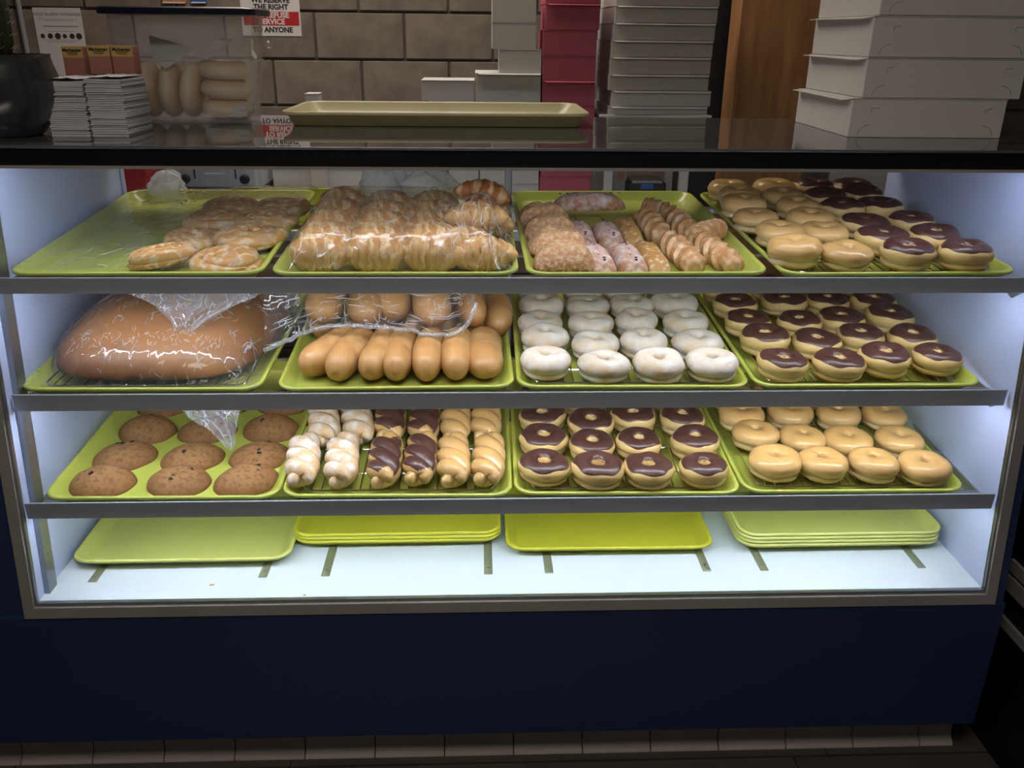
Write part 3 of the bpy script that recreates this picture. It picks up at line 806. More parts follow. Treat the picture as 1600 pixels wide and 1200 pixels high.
def upper_z(r):
    pts = sorted(UPPER)
    for (ra, za), (rb, zb) in zip(pts, pts[1:]):
        if ra <= r <= rb:
            return za + (zb - za) * (r - ra) / max(rb - ra, 1e-6)
    return pts[-1][1]


def donut_wob(seed, flat=1.0):
    def w(r, z, a):
        n1 = nz(math.cos(a) * 1.1 + seed * 7.3, math.sin(a) * 1.1, seed)
        n2 = nz(math.cos(a) * 2.5 + seed * 3.1, math.sin(a) * 2.5, z * 60)
        k = 1 + 0.08 * n1 * min(1, r / 0.03) + 0.025 * n2 * min(1, r / 0.03)
        off = 0.35 * (0.006 if r > 0.02 else 0) * nz(math.cos(a) + seed, math.sin(a) * 1.3, 5.5)
        zz = z * flat * (1 + 0.06 * n1)
        if 0.012 < z < 0.022 and r > 0.04:
            k -= 0.012 + 0.045 * n2
            zz += 0.004 * nz(math.cos(a) * 1.3, math.sin(a) * 1.3 + seed, 8.8)
        return r * k + off * 0, zz
    return w


def donut_mesh(name, mat, seed, hole=1.0):
    prof = [((r if r > 0.02 else r * hole), z) for r, z in DPROF]
    return MB().lathe(prof, 40, donut_wob(seed)).mesh(name, mat, angle=180)


def icing_mesh(seed):
    w = donut_wob(seed)
    rnd = random.Random(seed)
    ph = rnd.uniform(0, 6)
    mb = MB()
    n, loops = 44, []
    fr = [0, 0.03, 0.08, 0.16, 0.3, 0.45, 0.6, 0.75, 0.86, 0.93, 0.975, 1.0]
    hx, hy = 0.0, 0.0
    for f in fr:
        loop = []
        for i in range(n):
            a = 2 * math.pi * i / n
            edge = 0.0478 + 0.0024 * nz(math.cos(a) * 2.2 + seed, math.sin(a) * 2.2, ph) + 0.0012 * math.sin(5 * a + ph)
            edge = min(edge, 0.0506)
            inner = 0.0112 + 0.0018 * nz(math.cos(a) * 1.5, math.sin(a) * 1.5, ph + 3)
            r = inner + (edge - inner) * f
            z = upper_z(r)
            rr, zz = w(r, z, a)
            th = 0.0026 * math.sqrt(max(0.0, math.sin(math.pi * f))) - 0.0006
            sl = max(0.0, (r - 0.040) / 0.011)
            loop.append(((rr + th * sl) * math.cos(a) + hx * (1 - f), (rr + th * sl) * math.sin(a) + hy * (1 - f), zz + th * (1 - 0.55 * sl)))
        loops.append(loop)
    return mb.loft(loops, False, False).mesh('icing', MT['choc'], angle=180)


GLZ = [donut_mesh('glazed_donut', MT['glazed'], k + 1, 0.75) for k in range(6)]
PWD = [donut_mesh('powdered_donut', MT['powder'], k + 21, 0.8) for k in range(6)]
CHO = [(donut_mesh('dough', MT['dough'], k + 41, 1.0), icing_mesh(k + 41)) for k in range(6)]
RND = random.Random(7)


def donut(kind, s, u, v, label, group):
    k = RND.randrange(6)
    sc = RND.uniform(0.97, 1.04)
    m = shelf_mat(s, u, v, RACK_H, RND.uniform(0, 6.28), RND.uniform(-.035, .035), RND.uniform(-.035, .035)) @ Matrix.Diagonal((sc * RND.uniform(.96, 1.03), sc * RND.uniform(.96, 1.03), sc * RND.uniform(.94, 1.08), 1))
    if kind == 'chocolate':
        o = thing('chocolate_donut', label, 'donut', m, group)
        put('dough', CHO[k][0], o)
        put('icing', CHO[k][1], o)
    else:
        o = tag(put(kind + '_donut', (GLZ if kind == 'glazed' else PWD)[k], None, m), label, 'donut', group)
    return o


def donut_rows(s, rows, kinds, lab, group, extra=0):
    """rows of top-centre pixels, front row first; extra rows continue the grid to the back"""
    uv = [[shelf_px(s, px, py, 0.036) for px, py in r] for r in rows]
    for e in range(extra):
        uv.append([(a[0] + RND.uniform(-.004, .004), a[1] + 0.108 + RND.uniform(-.004, .004)) for a in uv[-1]])
    for r, row in enumerate(uv):
        for c, (u, v) in enumerate(row):
            donut(kinds[c], s, u, min(max(v, 0.058), 0.598), lab(r + 1, c + 1), group)


def lab_mixed(r, c):
    if c <= 2:
        return 'glazed donut in %s row from the glass, %s column from the twists, top shelf' % (ORD[r], ORD[c])
    return 'chocolate donut in %s row from the glass, %s column from white panel, top shelf' % (ORD[r], ORD[5 - c])


donut_rows(0, [[(1243, 378), (1325, 382), (1420, 383), (1519, 387)], [(1219, 351), (1290, 352), (1382, 361), (1462, 360)], [(1182, 330), (1267, 331), (1352, 341), (1426, 337)],
               [(1162, 311), (1247, 311), (1317, 317), (1375, 315)], [(1155, 294), (1225, 297), (1290, 301), (1347, 296)], [(1132, 279), (1210, 284), (1265, 281), (1322, 280)]],
           ['glazed', 'glazed', 'chocolate', 'chocolate'], lab_mixed, 'donuts on the mixed top shelf tray')
donut_rows(1, [[(854, 552), (945, 559), (1031, 560), (1115, 555)], [(852, 519), (930, 525), (1007, 524), (1092, 525)], [(846, 494), (924, 497), (996, 492), (1072, 494)], [(846, 468), (920, 468), (987, 467), (1054, 466)]],
           ['powdered'] * 4, lambda r, c: 'powdered donut in %s row from the glass, %s column from the bread rolls' % (ORD[r], ORD[c]), 'powdered donuts on the middle shelf', 1)
donut_rows(1, [[(1224, 556), (1311, 556), (1384, 549), (1465, 547)], [(1197, 519), (1278, 523), (1347, 515), (1427, 518)], [(1169, 492), (1250, 492), (1316, 489), (1391, 487)], [(1150, 467), (1227, 462), (1294, 461), (1365, 462)]],
           ['chocolate'] * 4, lambda r, c: 'chocolate donut in %s row from the glass, %s column from the powdered donuts' % (ORD[r], ORD[c]), 'chocolate donuts on the middle shelf', 1)
donut_rows(2, [[(850, 717), (935, 725), (1014, 722), (1102, 722)], [(849, 676), (925, 684), (998, 681), (1087, 681)], [(848, 640), (923, 651), (990, 642), (1066, 645)]],
           ['chocolate'] * 4, lambda r, c: 'chocolate donut in %s row from the glass, %s column from the crullers' % (ORD[r], ORD[c]), 'chocolate donuts on the bottom shelf', 1)
donut_rows(2, [[(1213, 710), (1288, 713), (1366, 714), (1446, 717)], [(1182, 668), (1255, 673), (1327, 678), (1408, 678)], [(1160, 640), (1235, 637), (1312, 640), (1384, 638)]],
           ['glazed'] * 4, lambda r, c: 'glazed donut in %s row from the glass, %s column from chocolate donuts, bottom shelf' % (ORD[r], ORD[c]), 'glazed donuts on the bottom shelf', 1)


# ------------------------------------------------------------------ domes (muffin tops, turnovers, sticks, loaf)
def dome(name, mat, a, b, H, p=2.0, q=0.5, ex=2.0, bump=0.0, bfreq=40, seed=0, low=0.0, nr=14, na=48, fold=None, angle=180, wav=0.05):
    """superellipse outline a x b, domed to H, underside rounded by low; base at z = 0"""
    def outline(th):
        c, s_ = math.cos(th), math.sin(th)
        return (math.copysign(abs(c) ** (2 / ex), c) * a, math.copysign(abs(s_) ** (2 / ex), s_) * b)
    loops = []
    seq = [(0.0, 0.0)] + ([(0.75, 0.0), (0.92, low * 0.35), (0.985, low * 0.8)] if low > 0 else [(0.96, 0.0)])
    for r_, z_ in seq[1:]:
        loops.append([(outline(2 * math.pi * i / na)[0] * r_, outline(2 * math.pi * i / na)[1] * r_, z_) for i in range(na)])
    for k in range(nr + 1):
        rho = math.cos(math.pi / 2 * k / nr) ** 0.8
        if k == nr:
            rho = 0.02
        loop = []
        for i in range(na):
            th = 2 * math.pi * i / na
            ox, oy = outline(th)
            edge = 1 + wav * nz(math.cos(th) * 1.7 + seed * 3.7, math.sin(th) * 1.7, seed)
            x, y = ox * rho * edge, oy * rho * edge
            z = low + (H - low) * max(0.0, 1 - rho ** p) ** q
            n_ = nz(x * bfreq + seed * 11, y * bfreq, seed * 2.3) + 0.5 * nz(x * bfreq * 2.3, y * bfreq * 2.3 + seed, 4.4)
            z += bump * n_ * (1 - rho ** 6)
            if fold:
                z += fold(x, y) * (1 - rho ** 8)
            loop.append((x, y, max(z, 0.0005 + low * .9 if low else 0.0005)))
        loops.append(loop)
    return MB().loft(loops).mesh(name, mat, angle=angle)


def cookie_parts(seed):
    rnd = random.Random(seed)
    me = dome('muffin_top', MT['cookie'], 0.066, 0.057, 0.031, 2.2, 0.62, 2.0, 0.0016, 70, seed)
    spots = []
    for k in range(rnd.choice((1, 2, 3))):
        th, rr = rnd.uniform(0, 6.28), rnd.uniform(.2, .75)
        x, y = 0.064 * rr * math.cos(th), 0.055 * rr * math.sin(th)
        z = 0.031 * (1 - rr ** 2.2) ** 0.62
        sl = rnd.uniform(0.7, 1.3)
        spots.append(T(x, y, z - 0.0005) @ Matrix.Rotation(rnd.uniform(0, 3), 4, 'Z') @ Matrix.Diagonal((sl, sl * .7, 1, 1)))
    return me, spots


RAISIN = MB().lathe([(0.0, -0.003), (0.004, -0.002), (0.0055, 0.0), (0.004, 0.0022), (0.0, 0.003)], 10, lambda r, z, a: (r * (1 + .2 * math.sin(3 * a)), z)).mesh('raisin', MT['raisin'])
CK = [cookie_parts(k + 3) for k in range(5)]
crow = [[(150, 750), (269, 752), (377, 750)], [(193, 700), (299, 702), (405, 700)], [(228, 660), (322, 660), (423, 658)]]
uv = [[shelf_px(2, px, py, 0.004) for px, py in r] for r in crow]
uv.append([(u + 0.002, v + 0.128) for u, v in uv[-1]])
for r, row in enumerate(uv):
    for c, (u, v) in enumerate(row):
        me, spots = CK[(r * 3 + c * 2) % 5]
        m = shelf_mat(2, u, max(v, 0.085), FLOOR_H, RND.uniform(-.35, .35) + (3.14 if (r + c) % 2 else 0), RND.uniform(-.02, .02)) @ Matrix.Diagonal((1.0, 1.0, RND.uniform(.9, 1.1), 1))
        o = thing('muffin_top', 'brown raisin muffin top in %s row from the glass, %s column from the white panel' % (ORD[r + 1], ORD[c + 1]), 'muffin top', m, 'muffin tops on the bottom shelf')
        put('crumb_body', me, o)
        for sp in spots:
            put('raisin', RAISIN, o, sp)


# ------------------------------------------------------------------ crullers (two twisted strands)
def cruller_paths(seed, L=0.170, turns=1.75, a=0.0160):
    rnd = random.Random(seed)
    ph = rnd.uniform(-.4, .4)
    out = []
    for k in (0, 1):
        path = []
        for i in range(37):
            t = i / 36
            g = ph + k * math.pi + turns * 2 * math.pi * t
            e = min(1.0, 0.55 + math.sin(math.pi * t) * 3)
            path.append(Vector((a * math.cos(g) * e, L * t, 0.0250 + a * 0.62 * math.sin(g) * e)))
        out.append(path)
    return out


def cruller_rad(t):
    return 0.0200 * max(0.55, min(1.0, math.sin(math.pi * min(max(t, 0.004), 0.996)) ** 0.22 * 1.08))


def cruller(seed, mat):
    mb = MB()
    for path in cruller_paths(seed):
        mb.tube(path, lambda i, t, a: (cruller_rad(t) * 1.0, cruller_rad(t) * 0.98), 16)
    mb.v = [(x, y, max(z, 0.0008)) for x, y, z in mb.v]
    return mb.mesh('dough', mat, angle=180)


def cruller_icing(seed):
    mb = MB()
    for k, path in enumerate(cruller_paths(seed)):
        N = len(path)

        def fn(s_, t_, path=path, N=N, k=k):
            t = 0.04 + 0.90 * t_
            f = t * (N - 1)
            i = min(int(f), N - 2)
            p = path[i].lerp(path[i + 1], f - i)
            tg = (path[min(i + 1, N - 1)] - path[max(i - 1, 0)]).normalized()
            sd = tg.cross(Vector((0, 0, 1))).normalized()
            up_ = sd.cross(tg)
            half = 1.25 + 0.45 * nz(t * 9 + seed, k * 4.2, 1.1)
            g = (s_ * 2 - 1) * half
            edge = min(s_, 1 - s_, t_, 1 - t_) * 6
            r = cruller_rad(t) * 0.985 + 0.0030 * min(1.0, edge) - 0.0012
            return p + sd * (math.sin(g) * r) + up_ * (math.cos(g) * r)
        mb.grid(12, 40, fn)
    return mb.mesh('icing', MT['choc'], angle=180)


CRU = {'sugared': [cruller(k + 1, MT['twsugar']) for k in range(3)], 'glazed': [cruller(k + 11, MT['twdough']) for k in range(3)]}
CRC = [(cruller(k + 21, MT['twdough']), cruller_icing(k + 21)) for k in range(3)]
front = [(-0.434, -0.442), (-0.357, -0.365), (-0.274, -0.279), (-0.203, -0.208), (-0.131, -0.134), (-0.066, -0.064)]
for r in range(3):
    for c in range(6):
        kind = ('sugared', 'sugared', 'chocolate', 'chocolate', 'glazed', 'glazed')[c]
        u0 = front[c][0] + (0.022 if r >= 1 and c < 2 else 0.0)
        u1 = front[c][1] + (0.010 if r >= 1 and c < 2 else 0.0)
        v = 0.026 + r * 0.174 + RND.uniform(-.004, .006)
        yaw = math.atan2(u0 - u1, 0.165) + RND.uniform(-.04, .04)
        m = shelf_mat(2, u0 + (-.001 if r else 0), v, RACK_H, yaw + (0.06 if c < 2 else 0))
        label = '%s twisted cruller in %s row from the glass, %s column from the muffin tops' % (kind, ORD[r + 1], ORD[c + 1])
        k = (r + c) % 3
        o = thing('cruller', label, 'cruller', m, 'crullers on the bottom shelf')
        if kind == 'chocolate':
            put('dough', CRC[k][0], o)
            put('icing', CRC[k][1], o)
        else:
            put('dough', CRU[kind][k], o)


# ------------------------------------------------------------------ bread rolls
def roll_mesh(seed, L, R, tall=0.92):
    rnd = random.Random(seed)
    N = 26
    bend = rnd.uniform(-.012, .012)
    path = [Vector((bend * math.sin(math.pi * i / (N - 1)), L * (i / (N - 1)), R * (tall - 0.06))) for i in range(N)]

    def rad(i, t, a):
        e = max(0.0, 1 - abs(2 * t - 1) ** 3.4) ** 0.5
        w = 1 + 0.05 * nz(t * 3 + seed, math.cos(a), math.sin(a)) - 0.06 * math.exp(-((t - 0.34) / 0.05) ** 2)
        return max(0.001, R * e * w), max(0.001, R * tall * e * w)
    mb = MB().tube(path, rad, 20)
    mb.v = [(x, y, max(z, 0.0006)) for x, y, z in mb.v]
    return mb.mesh('bread_roll', MT['roll'], angle=180)


ROLLS = [roll_mesh(k + 1, 0.19, 0.0325, 1.18) for k in range(4)]
BIG = [roll_mesh(k + 31, 0.20, 0.043) for k in range(3)]
g = 'bread rolls on the middle shelf'
lay1 = [(-0.430, 0.062, -0.42, 1), (-0.362, 0.034, -0.28, 0), (-0.302, 0.040, -0.12, 1), (-0.243, 0.034, -0.06, 2), (-0.183, 0.034, -0.05, 3), (-0.123, 0.036, -0.04, 0)]
for k, (u, v, a, i) in enumerate(lay1):
    tag(put('bread_roll', ROLLS[i], None, shelf_mat(1, u, v, FLOOR_H, a)), 'smooth tan bread roll in the front row, %s from the big loaf' % ORD[k + 1], 'bread roll', g)
tag(put('bread_roll', BIG[0], None, shelf_mat(1, -0.060, 0.045, FLOOR_H, 0.02) @ Matrix.Diagonal((0.95, 1, 0.85, 1))), 'broad wrinkled bread roll beside the powdered donuts', 'bread roll', g)
for k, (u, v) in enumerate([(-0.42, 0.25), (-0.35, 0.245), (-0.285, 0.25), (-0.22, 0.245), (-0.155, 0.25), (-0.095, 0.25)]):
    tag(put('bread_roll', ROLLS[k % 4], None, shelf_mat(1, u, v, FLOOR_H, -0.05)), 'half hidden bread roll in the second row, %s from the big loaf' % ORD[k + 1], 'bread roll', g)
up2 = [(-0.405, 0.205, -0.05, 0, 'first'), (-0.318, 0.195, -0.10, 1, 'second'), (-0.255, 0.22, 0.06, 0, 'third'), (-0.175, 0.19, 0.12, 2, 'fourth')]
for u, v, a, i, w in up2:
    tag(put('bread_roll', BIG[i], None, shelf_mat(1, u, v, FLOOR_H + 0.052, a, 0.06)), 'big bread roll lying on top under film, %s from the big loaf' % w, 'bread roll', g)
tag(put('bread_roll', ROLLS[2], None, shelf_mat(1, -0.085, 0.21, FLOOR_H + 0.042, 0.12)), 'bread roll propped on the heap just beyond the film edge', 'bread roll', g)
tag(put('bread_roll', ROLLS[1], None, shelf_mat(1, -0.045, 0.235, FLOOR_H + 0.012, 0.02)), 'bread roll against the tray side next to the powdered donuts', 'bread roll', g)

# ------------------------------------------------------------------ the big loaf
LOAF_A, LOAF_B, LOAF_H = 0.214, 0.308, 0.112
loaf = dome('loaf', MT['loaf'], LOAF_A, LOAF_B, LOAF_H, 2.6, 0.60, 3.6, 0.004, 9, 5, low=0.018, nr=18, na=72, wav=0.0)
tag(put('loaf', loaf, None, shelf_mat(1, TX[1][0], 0.326, RACK_H, 0)), 'huge domed brown loaf wrapped in cling film', 'bread')


# ------------------------------------------------------------------ croissants
def croissant_mesh(seed, L=0.118, R=0.031, mat='croissant', arc=0.018, pw=0.55, rid=0.15):
    N = 49
    rnd = random.Random(seed)
    path = []
    for i in range(N):
        s_ = 2 * i / (N - 1) - 1
        path.append(Vector((s_ * L / 2, -arc * s_ * s_, R * 0.80)))

    def rad(i, t, a):
        s_ = 2 * t - 1
        e = max(0.02, math.cos(s_ * math.pi / 2)) ** pw
        fr_ = (abs(s_) * 3.6 + 0.30 * math.sin(a + seed * 2.1) + 0.25 * nz(t * 4, a, seed)) % 1.0
        k = e * (1 - rid * fr_ + 0.05 * nz(t * 6 + seed, math.cos(a) * 1.4, math.sin(a) * 1.4))
        return max(0.0015, R * k), max(0.0015, R * 0.92 * k)
    mb = MB().tube(path, rad, 22)
    mb.v = [(x, y, max(z, 0.0006)) for x, y, z in mb.v]
    return mb.mesh('croissant', MT[mat], angle=50)


CRO = [croissant_mesh(k + 1, 0.110, 0.043, 'croissant', 0.004, 0.34, 0.09) for k in range(5)]
g = 'croissants on the top shelf'
for c, ux in enumerate((-0.382, -0.276, -0.172)):
    for r in range(5):
        v = 0.075 + r * (0.097 if c == 0 else 0.09)
        m = shelf_mat(0, ux - 0.002 * r, v, FLOOR_H, RND.uniform(-.12, .12), RND.uniform(-.1, .02))
        tag(put('croissant', CRO[(c * 2 + r) % 5], None, m), 'flaky croissant in %s row from the glass, %s column from the danishes' % (ORD[r + 1], ORD[c + 1]), 'croissant', g)
for u, v, h, a, w in ((-0.072, 0.078, 0.0, 0.15, 'in the corner next to the turnovers'), (-0.112, 0.150, 0.0, 0.5, 'half buried beneath the piled one'), (-0.066, 0.30, 0.0, -0.2, 'low in the column beside the turnovers'), (-0.085, 0.215, 0.036, 0.1, 'piled on the column beside the turnovers')):
    tag(put('croissant', croissant_mesh(int(u * -1000), 0.128, 0.040), None, shelf_mat(0, u, v, FLOOR_H + h, a, -0.1)), 'large pale croissant ' + w, 'croissant', g)
tag(put('croissant', croissant_mesh(77, 0.125, 0.034, 'brioche', 0.03), None, shelf_mat(0, -0.070, 0.40, FLOOR_H + 0.048, -0.25, 0, 0.1)), 'dark browned croissant perched at the back of the croissant pile', 'croissant', g)
tag(put('croissant', croissant_mesh(78, 0.125, 0.040), None, shelf_mat(0, -0.075, 0.40, FLOOR_H, 0.1)), 'pale croissant beneath the dark browned one', 'croissant', g)


# ------------------------------------------------------------------ danishes
def danish_mesh(seed, R=0.062):
    rnd = random.Random(seed)
    mb = MB()
    N = 90
    turns = 2.35
    path = []
    for i in range(N):
        t = i / (N - 1)
        r = 0.008 + (R - 0.020) * t
        g_ = turns * 2 * math.pi * t + seed
        path.append(Vector((r * math.cos(g_), r * 0.88 * math.sin(g_), 0.011 + 0.007 * (1 - t) + 0.0015 * nz(t * 12, seed))))

    def rad(i, t, a):
        e = min(1.0, (1 - t) * 9 + 0.08) * min(1.0, t * 20 + 0.3)
        k = 1 + 0.10 * nz(t * 25 + seed, a)
        return 0.0135 * e * k, 0.0115 * e * k
    mb.tube(path, rad, 12)
    mb.lathe([(0.0, 0.001), (R * 0.75, 0.001), (R * 0.82, 0.006), (R * 0.7, 0.010), (0.0, 0.010)], 28)
    mb.v = [(x, y, max(z, 0.0006)) for x, y, z in mb.v]
    return mb.mesh('danish', MT['danish'], angle=180)


DAN = [danish_mesh(k * 1.7 + 0.4, 0.068) for k in range(4)]
spots = [(-0.684, 0.088, 0.002, 0.4, 1.25, 0.72, 'leaf shaped pale danish lying apart on the bare side'), (-0.562, 0.096, 0.0, 1.3, 1.12, 1.0, 'large ring danish at the front corner by the croissants'),
         (-0.672, 0.235, 0.0, 2.2, 1.0, 1.0, 'brown danish behind the leaf shaped one'), (-0.551, 0.225, 0.010, 0.3, 1.15, 1.0, 'pale spiral danish behind the large ring one'),
         (-0.660, 0.375, 0.004, 4.0, 1.1, 1.0, 'brown danish in the third row beside the bare green side'), (-0.548, 0.365, 0.006, 3.1, 1.1, 1.0, 'brown danish in the third row beside the croissants'),
         (-0.655, 0.505, 0.0, 5.0, 1.1, 1.0, 'dark danish in the last row beside the bare green side'), (-0.545, 0.50, 0.0, 0.9, 1.1, 1.0, 'dark danish in the last row beside the croissants')]
for k, (u, v, h, a, sx, sy, lab) in enumerate(spots):
    m = shelf_mat(0, u, v, FLOOR_H + h, a if sy == 1 else 0.25, 0.12 if sy < 1 else 0, -0.10 if sy < 1 else 0) @ Matrix.Diagonal((sx * 1.08, sx * sy * 1.08, 1.25, 1))
    if sy < 1:
        m = shelf_mat(0, u, v, FLOOR_H + 0.012, 0.30, 0.0, -0.12) @ Matrix.Diagonal((1.12, 0.66, 1.2, 1))
    tag(put('danish', DAN[k % 4], None, m), lab, 'danish', 'danishes on the top shelf')

# ------------------------------------------------------------------ turnovers, strudel, cheese sticks and long twists
PUFF = [dome('turnover', MT['puff'], 0.060, 0.056, 0.047, 3.0, 0.55, 4.5, 0.0045, 60, k + 2, fold=lambda x, y: 0.004 * math.sin(y * 160)) for k in range(3)]
for k, (u, v, a) in enumerate(((0.085, 0.084, -0.06), (0.079, 0.188, 0.08), (0.074, 0.292, -0.05), (0.066, 0.392, 0.06))):
    tag(put('turnover', PUFF[k % 3], None, shelf_mat(0, u, v, FLOOR_H + 0.004, a, -0.16)), 'flaky square turnover in %s row from the glass beside the strudel sticks' % ORD[k + 1], 'turnover', 'turnovers on the top shelf')


def stick(name, mat, seed, L=0.165, W=0.030, H=0.034):
    return dome(name, MT[mat], W, L / 2, H, 3.2, 0.55, 4.0, 0.003, 60, seed, na=56)


JAM = MB()
for k in range(9):
    y = -0.068 + k * 0.017
    x = 0.004 * math.sin(k * 2.3)
    JAM.lathe([(0.0, 0.0), (0.0026 + 0.001 * math.sin(k * 1.9), 0.0008), (0.0022, 0.0022), (0.0, 0.003)], 8)
    n = 4 * 8
    JAM.v[-n:] = [(a + x, b + y, c + 0.0315) for a, b, c in JAM.v[-n:]]
JAM = JAM.mesh('jam', MT['jam'])
STR = [stick('pastry_body', 'strudel', k + 4) for k in range(3)]
for u, v, a, w in ((0.150, 0.108, 0.10, 'in the column beside the turnovers, nearer the glass'), (0.137, 0.285, 0.05, 'in the column beside the turnovers, farther back'),
                   (0.213, 0.108, 0.06, 'in the column beside the cheese sticks, nearer the glass'), (0.196, 0.280, 0.04, 'in the column beside the cheese sticks, farther back')):
    o = thing('strudel_stick', 'sugared strudel stick with jam dots ' + w, 'pastry', shelf_mat(0, u, v, FLOOR_H, a), 'strudel sticks on the top shelf')
    put('pastry_body', STR[int(v * 100) % 3], o)
    put('jam', JAM, o)
o = thing('strudel_stick', 'strudel stick lying crosswise on top at the back rim', 'pastry', shelf_mat(0, 0.175, 0.452, FLOOR_H + 0.030, 1.60), 'strudel sticks on the top shelf')
put('pastry_body', STR[1], o)
put('jam', JAM, o)
CHS = [stick('cheese_stick', 'cheese', k + 14, 0.19, 0.026, 0.032) for k in range(2)]
for k, (u, v, a) in enumerate(((0.262, 0.122, 0.04), (0.247, 0.320, 0.0))):
    tag(put('cheese_stick', CHS[k], None, shelf_mat(0, u, v, FLOOR_H, a)), 'narrow golden cheese stick, %s from the glass' % ORD[k + 1], 'pastry', 'cheese sticks on the top shelf')


def long_twist(seed, L=0.20, R=0.026):
    N = 60
    path = [Vector((0.003 * nz(i * .1, seed), L * (i / (N - 1) - 0.5), R * 0.8)) for i in range(N)]

    def rad(i, t, a):
        e = max(0.05, 1 - abs(2 * t - 1) ** 7) ** 0.5
        fr_ = (2 * a / (2 * math.pi) + t * 4.6 + seed * .3) % 1.0
        k = e * (0.76 + 0.34 * (1 - fr_) ** 0.8 + 0.05 * nz(t * 12, math.cos(a), seed))
        return R * k, R * 0.95 * k
    mb = MB().tube(path, rad, 28)
    mb.v = [(x, y, max(z, 0.0006)) for x, y, z in mb.v]
    return mb.mesh('pastry_twist', MT['twist'], angle=50)


LTW = [long_twist(k + 1) for k in range(3)]
for u, v, a, h, w in ((0.322, 0.128, 0.10, 0, 'in the column beside the cheese sticks, nearer the glass'), (0.302, 0.325, 0.04, 0, 'in the column beside the cheese sticks, farther back'),
                      (0.392, 0.132, 0.16, 0, 'in the column beside the glazed donuts, nearer the glass'), (0.366, 0.330, 0.06, 0, 'in the column beside the glazed donuts, farther back')):
    tag(put('pastry_twist', LTW[int(u * 1000) % 3], None, shelf_mat(0, u, v, FLOOR_H + h, a)), 'long spiral pastry twist ' + w, 'pastry', 'long twists on the top shelf')
tag(put('pastry_twist', LTW[1], None, shelf_mat(0, 0.405, 0.255, FLOOR_H + 0.004, -0.9) @ Matrix.Diagonal((1, 0.5, 1, 1))), 'short dark pastry twist poking out crosswise towards the glazed donuts', 'pastry', 'long twists on the top shelf')
tag(put('pastry_twist', LTW[0], None, shelf_mat(0, 0.332, 0.44, FLOOR_H + 0.006, 1.1, 0.2) @ Matrix.Diagonal((1, 0.42, 1, 1))), 'short pastry twist end standing up at the back rim', 'pastry', 'long twists on the top shelf')

# ------------------------------------------------------------------ cling film and bags
def film(name, label, nu, nv, fn, mat='film', thick=0.0, cat='plastic film'):
    me = MB().grid(nu, nv, fn).mesh(name, MT[mat], angle=180)
    return tag(put(name, me), label, cat)


def creases(o, fn, n, seed, ln, r, sr=(0.03, 0.97), tr=(0.03, 0.97), steep=False):
    """fine white fold lines standing on a film, as one part"""
    rn_ = random.Random(seed)
    mb = MB()
    for k in range(n):
        s0, t0 = rn_.uniform(*sr), rn_.uniform(*tr)
        a = rn_.gauss(1.57, 0.25) if steep else rn_.choice((rn_.gauss(0.9, 0.5), rn_.gauss(2.2, 0.5)))
        l = rn_.uniform(*ln)
        bend = rn_.uniform(-.5, .5)
        pts = []
        for i in range(7):
            f = i / 6
            s1 = s0 + math.cos(a + bend * f) * l * f
            t1 = t0 + math.sin(a + bend * f) * l * f
            p = fn(min(max(s1, 0.005), 0.995), min(max(t1, 0.005), 0.995))
            pts.append(p + (CAM - p).normalized() * 0.0008)
        if (pts[0] - pts[-1]).length < 0.004:
            continue
        mb.tube(pts, lambda i, t, g: (r * (0.25 + math.sin(math.pi * t)), r * (0.25 + math.sin(math.pi * t))), 5)
    c = put('film_folds', mb.mesh('film_folds', MT['fold'], angle=180), o)
    c['kind'] = 'stuff'


def wr(u, v, seed, amp, f=22):
    return amp * (nz(u * f + seed, v * f * 0.6, seed) + 0.6 * nz(u * f * 2.7, v * f * 1.6 + seed, 2.2) + 0.35 * nz(u * f * 6, v * f * 4 + seed, 7.7))


def film_danish(s_, t_):
    u = TX[0][0] - 0.222 + 0.450 * s_
    v = 0.006 + 0.645 * t_
    x = (s_ - 0.30) / 0.35
    lift = 0.026 * max(0.0, min(1.0, x)) * min(1, min(t_, 1 - t_) * 8)
    return shelf_pt(0, u, v, 0.004 + lift + wr(u, v, 3, 0.0022))


fo = film('cling_film', 'clear cling film stretched over the danish tray', 60, 70, film_danish)
creases(fo, film_danish, 14, 21, (0.03, 0.10), 0.0005, (0.15, 0.9), (0.0, 0.2))


def film_croissant(s_, t_):
    u = TX[0][1] - 0.224 + 0.448 * s_
    v = 0.004 + 0.60 * t_
    e = min(1.0, min(s_, 1 - s_) * 9) * min(1.0, t_ * 9)
    h = 0.004 + 0.056 * e * (1 if t_ < 0.72 else max(0, 1 - (t_ - 0.72) * 3.5))
    if s_ > 0.68:
        h += 0.036 * min(1, (s_ - 0.68) * 6) * math.exp(-((t_ - 0.34) / 0.16) ** 2) * min(1.0, (1 - s_) * 9)
    return shelf_pt(0, u, v, h + wr(u, v, 9, 0.003, 26))


fo = film('cling_film', 'clear cling film draped over the croissants', 70, 70, film_croissant)
creases(fo, film_croissant, 46, 22, (0.03, 0.12), 0.00045, (0.64, 0.97), (0.02, 0.34), steep=True)
creases(fo, film_croissant, 16, 23, (0.02, 0.06), 0.00045, (0.05, 0.6), (0.02, 0.3))


def loaf_h(u, v):
    x = abs(u - TX[1][0]) / (LOAF_A * 1.02)
    y = abs(v - 0.326) / (LOAF_B * 1.025)
    rho = (min(x, 1.3) ** 3.6 + min(y, 1.3) ** 3.6) ** (1 / 3.6)
    if rho >= 1:
        return 0.002
    return max(0.002, RACK_H + 0.022 + (LOAF_H - 0.014) * (1 - rho ** 2.6) ** 0.6)


